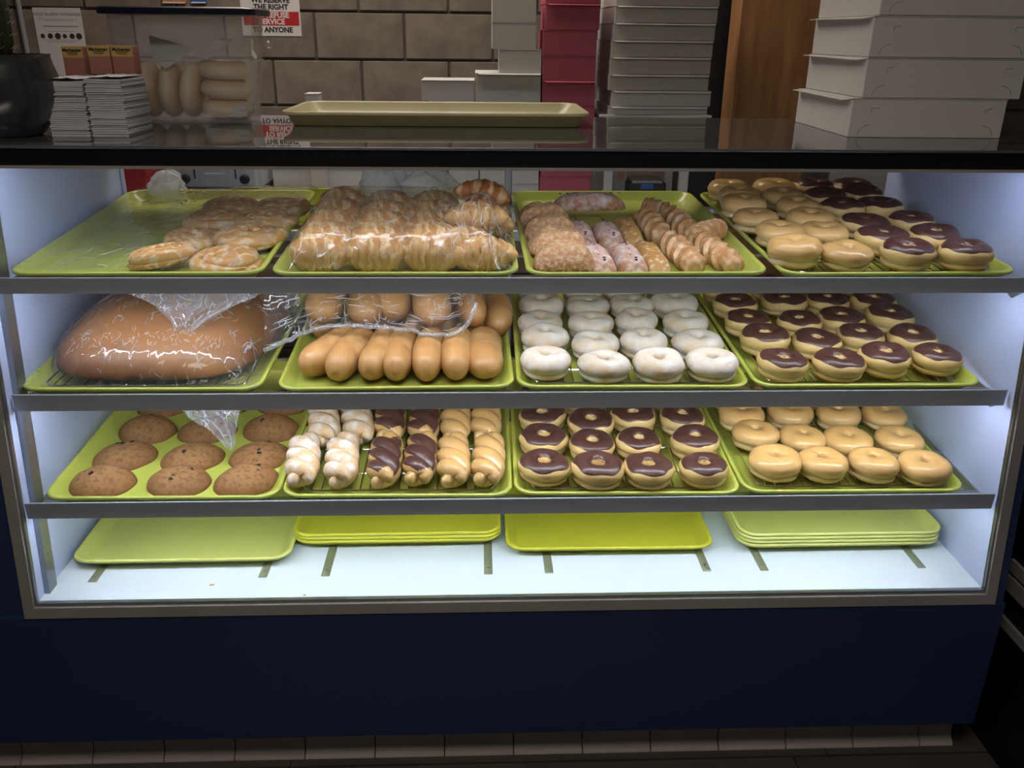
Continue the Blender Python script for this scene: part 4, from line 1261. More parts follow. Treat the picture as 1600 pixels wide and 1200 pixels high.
def film_loaf(s_, t_):
    u = TX[1][0] - 0.224 + 0.448 * s_
    v = 0.004 + 0.645 * (t_ ** 1.6)
    return shelf_pt(1, u, v, loaf_h(u, v) + abs(wr(u, v, 5, 0.0026, 24)))


fo = film('cling_film', 'shiny wrinkled cling film over the big brown loaf', 70, 90, film_loaf, 'film2')
creases(fo, film_loaf, 110, 31, (0.008, 0.035), 0.00038, (0.15, 0.82), (0.20, 0.28))
creases(fo, film_loaf, 34, 32, (0.02, 0.07), 0.00038, (0.05, 0.95), (0.3, 0.6))
creases(fo, film_loaf, 8, 33, (0.02, 0.06), 0.0007, (0.82, 0.95), (0.05, 0.16), steep=True)


def tail(pts, width, seed, name, label, n=40, mat='film2'):
    """crumpled ribbon of film along pixel points given as (px, py, y)"""
    ps = [at_y(*p) for p in pts]

    def fn(s_, t_):
        f = t_ * (len(ps) - 1)
        i = min(int(f), len(ps) - 2)
        p = ps[i].lerp(ps[i + 1], f - i)
        w = width[i] + (width[i + 1] - width[i]) * (f - i)
        x = (s_ - 0.5) * w
        return p + Vector((x, 0.010 * math.sin(s_ * 17 + seed) + 0.008 * nz(s_ * 9, t_ * 5, seed), 0.007 * nz(s_ * 6 + seed, t_ * 6, 3.3) + 0.002 * math.sin(s_ * 40)))
    o = film(name, label, 26, n, fn, mat)
    creases(o, fn, 26, seed, (0.05, 0.3), 0.0006, steep=True)
    return o


# gathered film ends hanging from the shelf above
tail([(300, 452, 0.13), (305, 478, 0.10), (288, 512, 0.085), (282, 524, 0.08)], [0.30, 0.17, 0.035, 0.045], 2, 'film_tail', 'gathered cling film end hanging over the big loaf', mat='film3')
tail([(330, 628, 0.10), (335, 650, 0.085), (350, 668, 0.08), (362, 700, 0.075)], [0.13, 0.10, 0.05, 0.012], 5, 'film_tail', 'torn cling film end hanging above the muffin tops', mat='film3')


# film curtain over the upper rolls, with its thick crumpled hem
def hem_y(x):
    pts = [(412, 548), (440, 535), (475, 520), (500, 512), (540, 508), (600, 512), (640, 515), (665, 522), (700, 524), (722, 516), (735, 498), (745, 470)]
    for (xa, ya), (xb, yb) in zip(pts, pts[1:]):
        if xa <= x <= xb:
            return ya + (yb - ya) * (x - xa) / (xb - xa)
    return pts[-1][1] if x > 745 else pts[0][1]


def curtain(s_, t_):
    px = 413 + 331 * s_
    y1 = hem_y(px)
    y0 = 452
    py = y0 + (y1 - y0) * t_
    dep = 0.175 - 0.075 * t_ ** 1.5 if px > 470 else 0.10 - 0.03 * t_
    p = at_y(px, py, dep)
    k = 0.010 * nz(s_ * 9, t_ * 3, 1.5) + 0.006 * nz(s_ * 24, t_ * 9, 4.5)
    return p + Vector((0.004 * nz(s_ * 14, t_ * 8, 9.1), k, 0))


fo = film('cling_film', 'clear cling film curtain hanging over the upper bread rolls', 90, 30, curtain, 'film2')
hp = []
for i in range(70):
    px = 413 + 331 * i / 69
    p = at_y(px, hem_y(px), 0.10 if px > 470 else 0.07)
    hp.append(p + Vector((0, 0.005 * nz(i * .3, 2), 0.003 * nz(i * .4, 8))))
hm = MB().tube(hp, lambda i, t, a: (0.0055 * (1 + 0.7 * nz(i * .5, math.cos(a) * 2, math.sin(a) * 2)), 0.0045 * (1 + 0.7 * nz(i * .6, math.sin(a) * 2, 5))), 9)
put('film_hem', hm.mesh('film_hem', MT['film3'], angle=180), fo)
creases(fo, curtain, 70, 11, (0.02, 0.14), 0.0008, (0.1, 1.0), (0.1, 0.97))


def crumple(name, label, cx, cy, w, d, h, base, seed, mat='bag', cat='plastic bag'):
    def fn(s_, t_):
        a = 2 * math.pi * s_
        ph = math.pi / 2 * t_
        k = 1 + 0.45 * nz(math.cos(a) * 1.8 + seed, math.sin(a) * 1.8, t_ * 2.5) + 0.2 * nz(math.cos(a) * 5, math.sin(a) * 5 + seed, t_ * 5)
        return Vector((cx + w / 2 * math.cos(a) * math.cos(ph) ** 0.6 * k, cy + d / 2 * math.sin(a) * math.cos(ph) ** 0.6 * k, base + h * math.sin(ph) * (1 + 0.35 * nz(math.cos(a) * 2, math.sin(a) * 2, seed + 1))))
    return film(name, label, 40, 16, fn, mat, cat=cat)


p = shelf_pt(0, -0.30, 0.50, 0.0)
crumple('plastic_bag', 'milky crumpled plastic bag at the back of the croissant tray', p.x, p.y, 0.10, 0.09, 0.085, p.z + 0.02, 4)
p = shelf_pt(0, -0.20, 0.52, 0.0)
crumple('plastic_bag', 'flattened milky plastic glove behind the croissants', p.x, p.y, 0.17, 0.07, 0.06, p.z + 0.015, 8)
p = shelf_pt(0, -0.87, 0.60, 0.0)
crumple('plastic_bag', 'pale plastic bag slumped behind the danish tray by the white panel', p.x + 0.02, p.y + 0.05, 0.09, 0.05, 0.05, p.z - 0.005, 12)

# crumbs of pastry on the bare back of the danish tray
cr = MB()
rn = random.Random(4)
for k in range(46):
    u, v, r = -0.86 + rn.random() * 0.20, 0.46 + rn.random() * 0.15, rn.uniform(0.0012, 0.0038)
    q_ = shelf_pt(0, u, v, 0.0085)
    cr.box((q_.x - r, q_.y - r, q_.z), (q_.x + r * 1.2, q_.y + r, q_.z + r))
o = tag(put('pastry_crumbs', cr.mesh('pastry_crumbs', MT['crumb'], smooth=False)), 'pastry crumbs scattered at the back of the danish tray', 'crumbs')
o['kind'] = 'stuff'

# ------------------------------------------------------------------ lettering
_tx = {}


def text_mesh(body, size, bold=0.0, mat=None, align='CENTER'):
    cu = bpy.data.curves.new('lettering', 'FONT')
    cu.body = body
    cu.size = size
    cu.offset = bold
    cu.align_x = align
    cu.align_y = 'CENTER'
    cu.resolution_u = 3
    ob = bpy.data.objects.new('lettering', cu)
    COL.objects.link(ob)
    bpy.context.view_layer.update()
    dg = bpy.context.evaluated_depsgraph_get()
    me = bpy.data.meshes.new_from_object(ob.evaluated_get(dg))
    bpy.data.objects.remove(ob)
    for v in me.vertices:
        v.co = (v.co.x, 0.0, v.co.y)
    me.materials.clear()
    me.materials.append(mat)
    me.name = 'lettering'
    return me


# notice on the block wall
sx0, sx1, sz0, sz1 = -1.128, -0.868, 1.421, 1.640
sg = thing('wall_sign', 'white and red notice about refusing service on the block wall', 'sign', T((sx0 + sx1) / 2, WALL_Y - 0.004, sz0))
hw = (sx1 - sx0) / 2
put('sign_board', MB().bbox((-hw, 0, 0), (hw, 0.003, sz1 - sz0), 0.001).mesh('sign_board', MT['signw']), sg)
put('red_band', MB().box((-hw + 0.010, -0.0006, 0.044), (hw - 0.006, 0, 0.101)).mesh('red_band', MT['redink'], smooth=False), sg)
for body, z, size, mt in (('TO ANYONE', 0.0255, 0.030, 'ink'), ('SERVICE', 0.0590, 0.031, 'signw'), ('TO REFUSE', 0.0860, 0.031, 'signw'), ('THE RIGHT', 0.1190, 0.030, 'ink'), ('WE RESERVE', 0.1470, 0.030, 'ink')):
    put('lettering', text_mesh(body, size, 0.0012, MT[mt]), sg, T(0.004, -0.0012, z))

# allergy poster
ps = thing('poster', 'white food allergy poster on the block wall behind the napkins', 'poster', T(-1.9305, WALL_Y - 0.003, 1.245))
put('poster_sheet', MB().box((-0.104, 0, 0), (0.104, 0.001, 0.283)).mesh('poster_sheet', MT['signw'], smooth=False), ps)
put('lettering', text_mesh('FOOD ALLERGY AWARENESS', 0.0155, 0.0004, MT['greyp']), ps, T(0, -0.0008, 0.256))
pr = MB()
for z, a, b in ((0.236, -0.085, 0.085), (0.229, -0.06, 0.08), (0.205, -0.07, 0.085), (0.186, -0.05, 0.07), (0.150, -0.08, 0.08), (0.143, -0.06, 0.06)):
    pr.box((a, -0.0006, z), (b, 0, z + (0.0045 if z == 0.205 else 0.0016)))
put('printed_lines', pr.mesh('printed_lines', MT['greyp'], smooth=False), ps)['kind'] = 'stuff'
pi = MB()
for k, x in enumerate((-0.078, -0.045, -0.012, 0.018, 0.05, 0.08)):
    pi.lathe([(0.0, 0), (0.010 + 0.002 * (k % 3), 0.0004), (0.0, 0.0006)], 7)
    n = 3 * 7
    pi.v[-n:] = [(x + a, -c - 0.0002, 0.167 + b) for a, b, c in pi.v[-n:]]
put('printed_pictures', pi.mesh('printed_pictures', MT['soil'], smooth=False), ps)['kind'] = 'stuff'
tag(put('wall_conduit', MB().wire((-2.085, WALL_Y - 0.012, FLOOR_Z), (-2.085, WALL_Y - 0.012, CEIL), 0.011, 10).mesh('wall_conduit', MT['greyp'])), 'slim grey pipe running up the wall beside the allergy poster', 'pipe')
for px0, px1, mt, lab in ((254, 290, 'orange', 'orange packet pinned to the wall above the plastic tub'), (299, 322, 'blueb', 'blue packet pinned to the wall above the plastic tub')):
    a, b = at_y(px0, 5, WALL_Y - 0.02), at_y(px1, 5, WALL_Y - 0.02)
    t = thing('wall_packet', lab, 'packet', T((a.x + b.x) / 2, WALL_Y - 0.006, a.z))
    w = (b.x - a.x) / 2
    put('packet_body', MB().bbox((-w, -0.016, 0), (w, 0.006, 0.12), 0.004).mesh('packet_body', MT[mt]), t)
    put('packet_edge', MB().box((-w, -0.017, 0), (w, -0.0162, 0.006)).mesh('packet_edge', MT['signw'], smooth=False), t)


# ------------------------------------------------------------------ boxes
def carton(name, label, x0, x1, y0, y1, z, h, mat, group, flap=0.010, yaw=0.0, left=False, slots=False):
    """folding cake box: body, thin lid with a tuck flap standing off the front edge"""
    cx, cy, w, d = (x0 + x1) / 2, (y0 + y1) / 2, (x1 - x0) / 2, (y1 - y0) / 2
    t = thing(name, label, 'box', T(cx, cy, z) @ Matrix.Rotation(yaw, 4, 'Z'), group)
    put('box_body', MB().bbox((-w, -d, 0), (w, d, h - 0.0022), 0.0012).mesh('box_body', mat), t)
    ld = put('box_lid', MB().bbox((-w - 0.0012, -d - 0.0012, h - 0.0022), (w + 0.0012, d + 0.0012, h - 0.0004), 0.0006).mesh('box_lid', mat), t)
    if flap > 0:
        pts = [(-w + 0.006, -d - 0.001, h - 0.003), (w, -d - 0.001, h - 0.003), (w - 0.004, -d - flap, h - 0.0065), (-w + 0.014, -d - flap * 0.9, h - 0.0060)]
        if left:
            pts = [(-w - 0.001, d - 0.004, h - 0.003), (-w - 0.001, -d + 0.006, h - 0.003), (-w - flap * .8, -d + 0.03, h - 0.006), (-w - flap * 1.15, d - 0.01, h - 0.0035)]
        f = MB().add(pts + [(a, b, c + 0.0012) for a, b, c in pts], [(0, 1, 2, 3), (7, 6, 5, 4), (0, 4, 5, 1), (1, 5, 6, 2), (2, 6, 7, 3), (3, 7, 4, 0)])
        put('tuck_flap', f.mesh('tuck_flap', mat, smooth=False), ld)
    if slots:
        for sx in (-1, 1):
            c_ = MB()
            xs = sx * (w - 0.040)
            arc = [Vector((xs + sx * 0.022 * math.sin(a), -d - 0.0002, 0.004 + 0.020 * math.cos(a))) for a in [k * math.pi / 2 / 7 - math.pi / 2 * (0 if sx > 0 else 0) for k in range(8)]]
            c_.tube(arc, lambda i, t_, a: (0.0006, 0.0006), 4)
            c_.wire((xs, -d - 0.0002, h * 0.62), (xs, -d - 0.0002, h * 0.74), 0.0006, 4)
            c_.wire((xs, -d - 0.0002, h * 0.74), (xs + 0.014, -d - 0.0002, h * 0.76), 0.0006, 4)
            put('lock_slit', c_.mesh('lock_slit', MT['greyp']), t)
    return t


CARD = MT['card']
# stack on the counter at the right
zz = TOP_Z
names4 = ('lowest', 'second lowest', 'middle', 'second highest', 'topmost')
for k in range(5):
    dx = (0.0, 0.022, 0.026, 0.034, 0.036)[k]
    carton('cake_box', 'large white cake box, %s of the stack on the counter' % names4[k], 0.662 + dx * 0.7, 0.968 + dx, 0.200, 0.535, zz, 0.0745, CARD, 'large boxes on the counter', 0.016, 0.01 * (k % 2) - 0.03, left=True, slots=True)
    zz += 0.0748
# back table that carries the other boxes and the toaster
TABLE_Z = 0.80
tb = thing('work_table', 'steel work table behind the display case', 'table', T(0, 1.9, FLOOR_Z))
put('table_top', MB().bbox((-1.75, -0.45, TABLE_Z - FLOOR_Z - 0.04), (0.76, 0.45, TABLE_Z - FLOOR_Z), 0.003).mesh('table_top', MT['steel']), tb)
for x in (-1.70, 0.70):
    for y in (-0.40, 0.40):
        put('leg', MB().bbox((x - 0.02, y - 0.02, 0), (x + 0.02, y + 0.02, TABLE_Z - FLOOR_Z - 0.04), 0.003).mesh('leg', MT['steel']), tb)
# pink stack
zz, k = TABLE_Z, 0
while zz < 1.60:
    h = 0.0815
    off = (0.004, -0.002, 0.003, 0.0, 0.006, 0.002, 0.001, 0.0, 0.012, 0.010, 0.004)[k % 11]
    carton('pastry_box', 'pink pastry box, %s from the bottom of the pink stack' % (ORD + ['ninth', 'tenth', 'eleventh'])[k + 1], 0.142 + off * .6, 0.326 + off * .6, 1.60, 1.84, zz, h, MT['pink'], 'stack of pink boxes', (0.012, 0, 0.012, 0, 0, 0.010, 0, 0, 0.014, 0.014, 0)[k % 11])
    zz += h + 0.0003
    k += 1
# white stack on its stand
st = thing('box_stand', 'white stand with square legs under the wide white boxes', 'stand', T(0.53, 1.75, TABLE_Z))
put('stand_top', MB().bbox((-0.185, -0.16, 0.360), (0.215, 0.16, 0.3795), 0.002).mesh('stand_top', CARD), st)
for x, y in ((-0.140, -0.13), (0.137, -0.13), (-0.140, 0.13), (0.137, 0.13)):
    put('leg', MB().bbox((x - 0.016, y - 0.016, 0), (x + 0.016, y + 0.016, 0.360), 0.002).mesh('leg', CARD), st)
zz = TABLE_Z + 0.380
offs = (0.004, 0.012, 0.0, 0.002, 0.004, 0.007, 0.010, 0.013, 0.014)
for k in range(9):
    h = (0.028, 0.052, 0.053, 0.0555, 0.0535, 0.0545, 0.0535, 0.0535, 0.0535)[k]
    carton('flat_box', 'wide flat white box, %s from the bottom on the white stand' % (ORD + ['ninth'])[k + 1], 0.372 + offs[k] - 0.004, 0.720 + offs[k], 1.60, 1.92, zz, h, CARD, 'wide flat boxes on the stand', 0.014, 0.035)
    zz += h + 0.0003
# smaller white boxes
sm = [('small_box', 'wide white carton, lowest beside the pink stack', -0.188, -0.078, 1.60, 1.85, TABLE_Z, 0.105, 0), ('small_box', 'white carton standing on the lowest wide carton', -0.185, -0.080, 1.60, 1.85, TABLE_Z + 0.1055, 0.115, 0),
      ('small_box', 'white carton hidden behind the cream tray, third up', -0.230, -0.095, 1.60, 1.85, TABLE_Z + 0.221, 0.100, 0), ('small_box', 'white carton hidden behind the cream tray, fourth up', -0.250, -0.095, 1.60, 1.85, TABLE_Z + 0.3215, 0.0995, 0),
      ('small_box', 'low white carton alone on top beside the taller carton', -0.275, -0.093, 1.60, 1.80, TABLE_Z + 0.4215, 0.068, 0.0),
      ('small_box', 'white carton at table height against the pink stack', -0.074, 0.138, 1.60, 1.86, TABLE_Z, 0.137, 0.0), ('small_box', 'white carton second up against the pink stack', -0.074, 0.137, 1.60, 1.86, TABLE_Z + 0.1375, 0.140, 0.008),
      ('small_box', 'white carton third up against the pink stack', -0.088, 0.137, 1.60, 1.86, TABLE_Z + 0.278, 0.140, 0.0), ('small_box', 'wide white carton with its tuck flap open beside pink boxes', -0.088, 0.138, 1.60, 1.86, TABLE_Z + 0.4185, 0.096, 0.012),
      ('small_box', 'small white carton resting on the one with open flap', -0.007, 0.139, 1.61, 1.75, TABLE_Z + 0.515, 0.0755, 0.0), ('small_box', 'small white carton second from the top beside pink boxes', -0.031, 0.120, 1.61, 1.75, TABLE_Z + 0.591, 0.085, 0.0),
      ('small_box', 'small white carton topmost beside the pink boxes', -0.031, 0.118, 1.61, 1.75, TABLE_Z + 0.6765, 0.085, 0.0)]
for n_, lab, a, b, c, d, z, h, fl_ in sm:
    carton(n_, lab, a, b, c, d, z, h, CARD, 'white cartons beside the pink stack', fl_)
carton('small_box', 'little pale carton peeking over the end of the cream tray', at_y(476, 150, 1.62).x, at_y(497, 150, 1.62).x, 1.62, 1.70, TABLE_Z, at_y(480, 146, 1.62).z - TABLE_Z, CARD, None, 0)

# ------------------------------------------------------------------ things on the work table seen under the counter
tt = at_y(333, 290, 1.62)
ts = thing('toaster', 'brushed steel toaster with two black knobs on the work table', 'toaster', T(-1.02, 1.62, TABLE_Z))
tz = tt.z - 0.004 - TABLE_Z
put('toaster_base', MB().bbox((-0.155, -0.005, 0), (0.165, 0.25, tz), 0.004).mesh('toaster_base', MT['rubber']), ts)
tbod = put('toaster_body', MB().loft([rrect(-0.150, 0, 0.160, 0.25, 0.02, tz, 4), rrect(-0.146, 0.0, 0.156, 0.25, 0.02, tz + 0.17, 4), rrect(-0.13, 0.02, 0.14, 0.23, 0.02, tz + 0.19, 4)]).mesh('toaster_body', MT['brushed'], angle=40), ts)
for x in (-0.105, 0.105):
    put('knob', MB().lathe([(0.0, 0.0), (0.017, 0.0), (0.0165, 0.014), (0.012, 0.017), (0.0, 0.017)], 20).mesh('knob', MT['rubber']), ts, T(x, 0.0, tz + 0.028) @ Matrix.Rotation(math.pi / 2, 4, 'X'))
for x in (-0.072, 0.072):
    put('lever_slot', MB().box((x - 0.0025, -0.0015, tz + 0.028), (x + 0.0025, 0.001, tz + 0.11)).mesh('lever_slot', MT['rubber'], smooth=False), ts)
put('name_plate', MB().box((-0.035, -0.0012, tz + 0.044), (0.035, 0.001, tz + 0.048)).mesh('name_plate', MT['signw'], smooth=False), ts)
for x in (-0.06, 0.06):
    put('bread_slot', MB().box((x - 0.045, 0.06, tz + 0.1895), (x + 0.045, 0.19, tz + 0.1905)).mesh('bread_slot', MT['rubber'], smooth=False), ts)
rb = thing('red_bin', 'red plastic bin on the work table beside the toaster', 'bin', T(-1.36, 1.72, TABLE_Z))
put('bin_body', MB().loft([rrect(-0.10, -0.09, 0.10, 0.09, 0.03, z, 5) if z < 0.01 else rrect(-0.14, -0.12, 0.14, 0.12, 0.03, z, 5) for z in (0.0, 0.30)] + [rrect(-0.13, -0.11, 0.13, 0.11, 0.03, 0.30, 5), rrect(-0.095, -0.085, 0.095, 0.085, 0.03, 0.01, 5)]).mesh('bin_body', MT['red'], angle=40), rb)
put('bin_rim', MB().loft([rrect(-0.145, -0.125, 0.145, 0.125, 0.034, 0.285, 5), rrect(-0.148, -0.128, 0.148, 0.128, 0.034, 0.30, 5), rrect(-0.138, -0.118, 0.138, 0.118, 0.03, 0.303, 5)], True, False).mesh('bin_rim', MT['red'], angle=40), rb)
kt = thing('dark_grinder', 'black kitchen machine standing between the bin and the toaster', 'machine', T(-1.205, 1.80, TABLE_Z))
put('machine_body', MB().bbox((-0.028, -0.08, 0), (0.02, 0.08, 0.30), 0.008).mesh('machine_body', MT['rubber']), kt)
put('machine_panel', MB().box((-0.022, -0.0815, 0.10), (0.004, -0.08, 0.135)).mesh('machine_panel', MT['greyp'], smooth=False), kt)
wt = at_y(540, 262, 1.75)
wbx = thing('white_board', 'long white cutting board with a dark edge leaning behind the croissants', 'board', T((at_y(425, 262, 1.75).x + at_y(667, 262, 1.75).x) / 2, 1.75, TABLE_Z))
bw = (at_y(667, 262, 1.75).x - at_y(425, 262, 1.75).x) / 2
put('board_panel', MB().bbox((-bw, 0, 0), (bw, 0.02, 0.30), 0.002).mesh('board_panel', CARD), wbx)
put('board_edge', MB().box((-bw, -0.002, wt.z - TABLE_Z - 0.006), (bw, 0, wt.z - TABLE_Z + 0.006)).mesh('board_edge', MT['soil'], smooth=False), wbx)
# second yellow tray behind the case, standing on the table
m = T(-0.60, 0.86, 0.995) @ Matrix.Rotation(0.0, 4, 'Z')
yt = at_y(480, 283, 1.55)
tag(put('tray', TRAY_Y, None, T(yt.x - 0.01, 1.52, TABLE_Z + 0.005) @ Matrix.Rotation(math.radians(88), 4, 'X') @ Matrix.Diagonal((0.72, 0.19, 1, 1))), 'yellow tray propped upright on the work table behind the danishes', 'tray')
# blue and steel scale on the table between the stand legs
sc_ = thing('kitchen_scale', 'dark kitchen scale with a blue display between the stand legs', 'scale', T(0.535, 1.66, TABLE_Z))
put('scale_body', MB().bbox((-0.07, -0.05, 0), (0.07, 0.10, at_y(1015, 284, 1.62).z - TABLE_Z), 0.006).mesh('scale_body', MT['rubber']), sc_)
dz_ = at_y(1015, 284, 1.62).z - TABLE_Z
put('scale_plate', MB().bbox((-0.055, -0.052, dz_ - 0.004), (0.055, 0.08, dz_ + 0.004), 0.001).mesh('scale_plate', MT['greyp']), sc_)
put('blue_display', MB().box((-0.022, -0.053, dz_ - 0.024), (0.022, -0.050, dz_ - 0.005)).mesh('blue_display', MT['blueb'], smooth=False), sc_)
tg = thing('label_pad', 'small white pad with a red stamp beside the stand leg', 'pad', T(0.437, 1.70, TABLE_Z))
put('pad_block', MB().bbox((-0.022, -0.02, 0), (0.034, 0.02, 0.20), 0.002).mesh('pad_block', MT['greyp']), tg)
put('stamp', MB().box((0.000, -0.0212, 0.14), (0.024, -0.02, 0.19)).mesh('stamp', MT['rprint'], smooth=False), tg)

# wooden post and the pale cabinet beyond it
wp0, wp1 = at_y(1150, 90, 2.0).x, at_y(1260, 90, 2.0).x
struct('trim_1', MB().bbox((wp0, 2.0, FLOOR_Z), (wp1 + 0.08, 2.14, CEIL), 0.004).mesh('trim_1', MT['wood']))
dk = thing('dark_gap_block', 'tall block standing for the dark gap between the white boxes and the wooden post', 'cabinet', T((at_y(1104, 90, 2.2).x + at_y(1165, 90, 2.2).x) / 2, 2.2, FLOOR_Z))  # black block added in place of the shade in the gap
put('upright_body', MB().bbox((-0.12, 0, 0), (0.12, 0.35, 2.1), 0.004).mesh('upright_body', MT['rubber']), dk)
put('upright_edge', MB().bbox((0.085, -0.012, 0), (0.12, 0, 2.1), 0.002).mesh('upright_edge', MT['frame']), dk)
cb0 = at_y(1297, 265, 1.9).x
cbn = thing('steel_cabinet', 'pale upright cabinet with a steel edge behind the mixed donuts', 'cabinet', T(cb0, 1.9, FLOOR_Z))
put('upright_body', MB().bbox((0.0, 0, 0), (0.55, 0.5, 1.15), 0.004).mesh('upright_body', CARD), cbn)
put('upright_edge', MB().bbox((-0.10, -0.004, 0), (-0.002, 0.04, 1.15), 0.003).mesh('upright_edge', MT['steel']), cbn)

# ------------------------------------------------------------------ things on the countertop
# potted cactus
pt = thing('potted_cactus', 'dark ribbed round pot with a dark cactus on the counter', 'potted plant', T(-0.957, 0.150, TOP_Z))


def ribs(r, z, a):
    return r * (1 + 0.006 * math.sin(48 * a)), z


put('pot', MB().lathe([(0.0, 0.0), (0.058, 0.0), (0.066, 0.006), (0.088, 0.035), (0.100, 0.065), (0.1035, 0.085), (0.102, 0.105), (0.096, 0.125), (0.0935, 0.138), (0.095, 0.142), (0.088, 0.142), (0.086, 0.128), (0.0, 0.126)], 96, ribs).mesh('pot', MT['pot'], angle=60), pt)
put('soil', MB().lathe([(0.0, 0.120), (0.088, 0.122), (0.08, 0.130), (0.0, 0.133)], 24).mesh('soil', MT['soil']), pt)
cac = put('cactus_body', MB().lathe([(0.0, 0.12), (0.046, 0.125), (0.058, 0.16), (0.060, 0.22), (0.054, 0.27), (0.035, 0.30), (0.0, 0.31)], 72, lambda r, z, a: (r * (1 + 0.07 * math.cos(14 * a)), z)).mesh('cactus_body', MT['cactus'], angle=80), pt, T(-0.04, 0.03, 0))
sn = MB()
for k in range(14):
    a = (2 * math.pi * k) / 14
    for j in range(7):
        z = 0.15 + j * 0.021
        sn.wire((0.060 * math.cos(a), 0.060 * math.sin(a), z), (0.070 * math.cos(a + .05), 0.070 * math.sin(a + .05), z + 0.006), 0.0005, 3)
put('spines', sn.mesh('spines', MT['crumb'], smooth=False), cac)['kind'] = 'stuff'


# napkin stacks
def napkins(cx, cy, w, d, h, seed, label):
    t = thing('napkin_stack', label, 'napkins', T(cx, cy, TOP_Z), 'white napkin stacks on the counter')
    rn_ = random.Random(seed)
    mb = MB()
    n = 26
    for k in range(n):
        z0, z1 = h * k / n, h * (k + 1) / n - 0.0006
        j = rn_.uniform(-.0025, .0025)
        i = rn_.uniform(-.002, .002)

        def fn_(x, y, z, k=k):
            return z + 0.0022 * nz(x * 18 + seed, y * 9, k * 0.13) * min(1, k / 4)
        xs = [-w / 2 + i + w * q_ / 8 for q_ in range(9)]
        top = [(x, y + j, fn_(x, y, z1)) for y in (-d / 2, d / 2) for x in xs]
        bot = [(x, y + j, fn_(x, y, z0)) for y in (-d / 2, d / 2) for x in xs]
        fs = []
        for q_ in range(8):
            fs += [(q_, q_ + 1, 9 + q_ + 1, 9 + q_), (18 + q_, 27 + q_, 28 + q_, 19 + q_), (q_, 18 + q_, 19 + q_, q_ + 1), (9 + q_, 10 + q_, 28 + q_, 27 + q_)]
        fs += [(0, 9, 27, 18), (8, 26, 35, 17)]
        mb.add(top + bot, fs)
    put('napkin_layers', mb.mesh('napkin_layers', MT['paper'], smooth=False), t)['kind'] = 'stuff'
    put('top_napkin', MB().grid(8, 8, lambda a, b: ((a - .5) * w * .98, (b - .5) * d * .98, h + 0.0035 + 0.003 * nz(a * 4 + seed, b * 4, 1))).mesh('top_napkin', MT['paper']), t)
    return t


napkins(-0.838, 0.205, 0.070, 0.125, 0.098, 3, 'white napkin stack squeezed against the cactus pot')
napkins(-0.766, 0.208, 0.066, 0.125, 0.101, 9, 'white napkin stack squeezed against the plastic tub')


def tea_box(x, y, z, w, h, yaw, label):
    t = thing('card_box', label, 'box', T(x, y, z) @ Matrix.Rotation(yaw, 4, 'Z'), 'yellow and rose boxes on the napkins')
    put('box_body', MB().bbox((-w / 2, 0, 0), (w / 2, 0.03, h), 0.0008).mesh('box_body', MT['rprint']), t)
    put('yellow_panel', MB().box((-w / 2, -0.0005, h * .62), (w / 2, 0, h)).mesh('yellow_panel', MT['yink'], smooth=False), t)
    put('lettering', text_mesh('Marketstar', 0.0082, 0.0003, MT['ink']), t, T(0, -0.001, h * .87))
    put('printed_lines', MB().box((-0.009, -0.0008, h * .71), (0.009, -0.0004, h * .735)).box((-0.011, -0.0008, h * .77), (0.011, -0.0004, h * .795)).mesh('printed_lines', MT['ink'], smooth=False), t)
    return t


zc_ = TOP_Z + 0.098 + 0.006
tea_box(-0.872, 0.285, zc_ - 0.004, 0.040, 0.054, 0.0, 'yellow and rose box on napkins, separate one beside the cactus')
tea_box(-0.816, 0.272, zc_ + 0.0, 0.042, 0.052, 0.0, 'yellow and rose box on napkins, middle one of three')
tea_box(-0.772, 0.273, zc_ + 0.0, 0.042, 0.052, -0.05, 'yellow and rose box on napkins, half behind the plastic tub')

# plastic tub with bagels
tub = thing('plastic_tub', 'clear plastic tub with a dark blue lid on the counter', 'tub', T(-0.700, 0.40, TOP_Z))


def tub_loop(z, ins, seg=6):
    k = z / 0.225
    w = 0.126 + 0.024 * k - ins
    return rrect(-w, 0.006 - 0.012 * k + ins, w, 0.135 + 0.012 * k - ins, 0.026, z, seg)


put('tub_wall', MB().loft([tub_loop(z, 0) for z in (0.001, 0.004, 0.105, 0.107, 0.215)] + [tub_loop(z, 0.0022) for z in (0.215, 0.107, 0.105, 0.005)]).mesh('tub_wall', MT['plastic'], angle=40), tub)
put('tub_rib', MB().loft([tub_loop(0.124, -0.001), tub_loop(0.124, -0.004), tub_loop(0.128, -0.004), tub_loop(0.128, -0.001)], False, False).mesh('tub_rib', MT['plastic'], angle=40), tub)
put('tub_lid', MB().loft([tub_loop(0.2155, -0.008), tub_loop(0.2155, -0.012), tub_loop(0.227, -0.012), tub_loop(0.230, -0.008)]).mesh('tub_lid', MT['lid'], angle=40), tub)
for sx in (-1, 1):
    put('lid_clip', MB().bbox((sx * 0.158 - 0.006, 0.10, 0.150), (sx * 0.158 + 0.006, 0.13, 0.166), 0.003).mesh('lid_clip', MT['plastic']), tub)
BAG = MB()
BAG_ = []


def bagel(seed):
    N = 40
    path = [Vector((0.033 * math.cos(2 * math.pi * i / N), 0.033 * math.sin(2 * math.pi * i / N), 0.0205)) for i in range(N + 1)]
    return MB().tube(path, lambda i, t, a: (0.0225 * (1 + .04 * nz(math.cos(2 * math.pi * t) * 2 + seed, math.sin(2 * math.pi * t) * 2)), 0.0200), 14, False).mesh('bagel', MT['bagel'], angle=180)


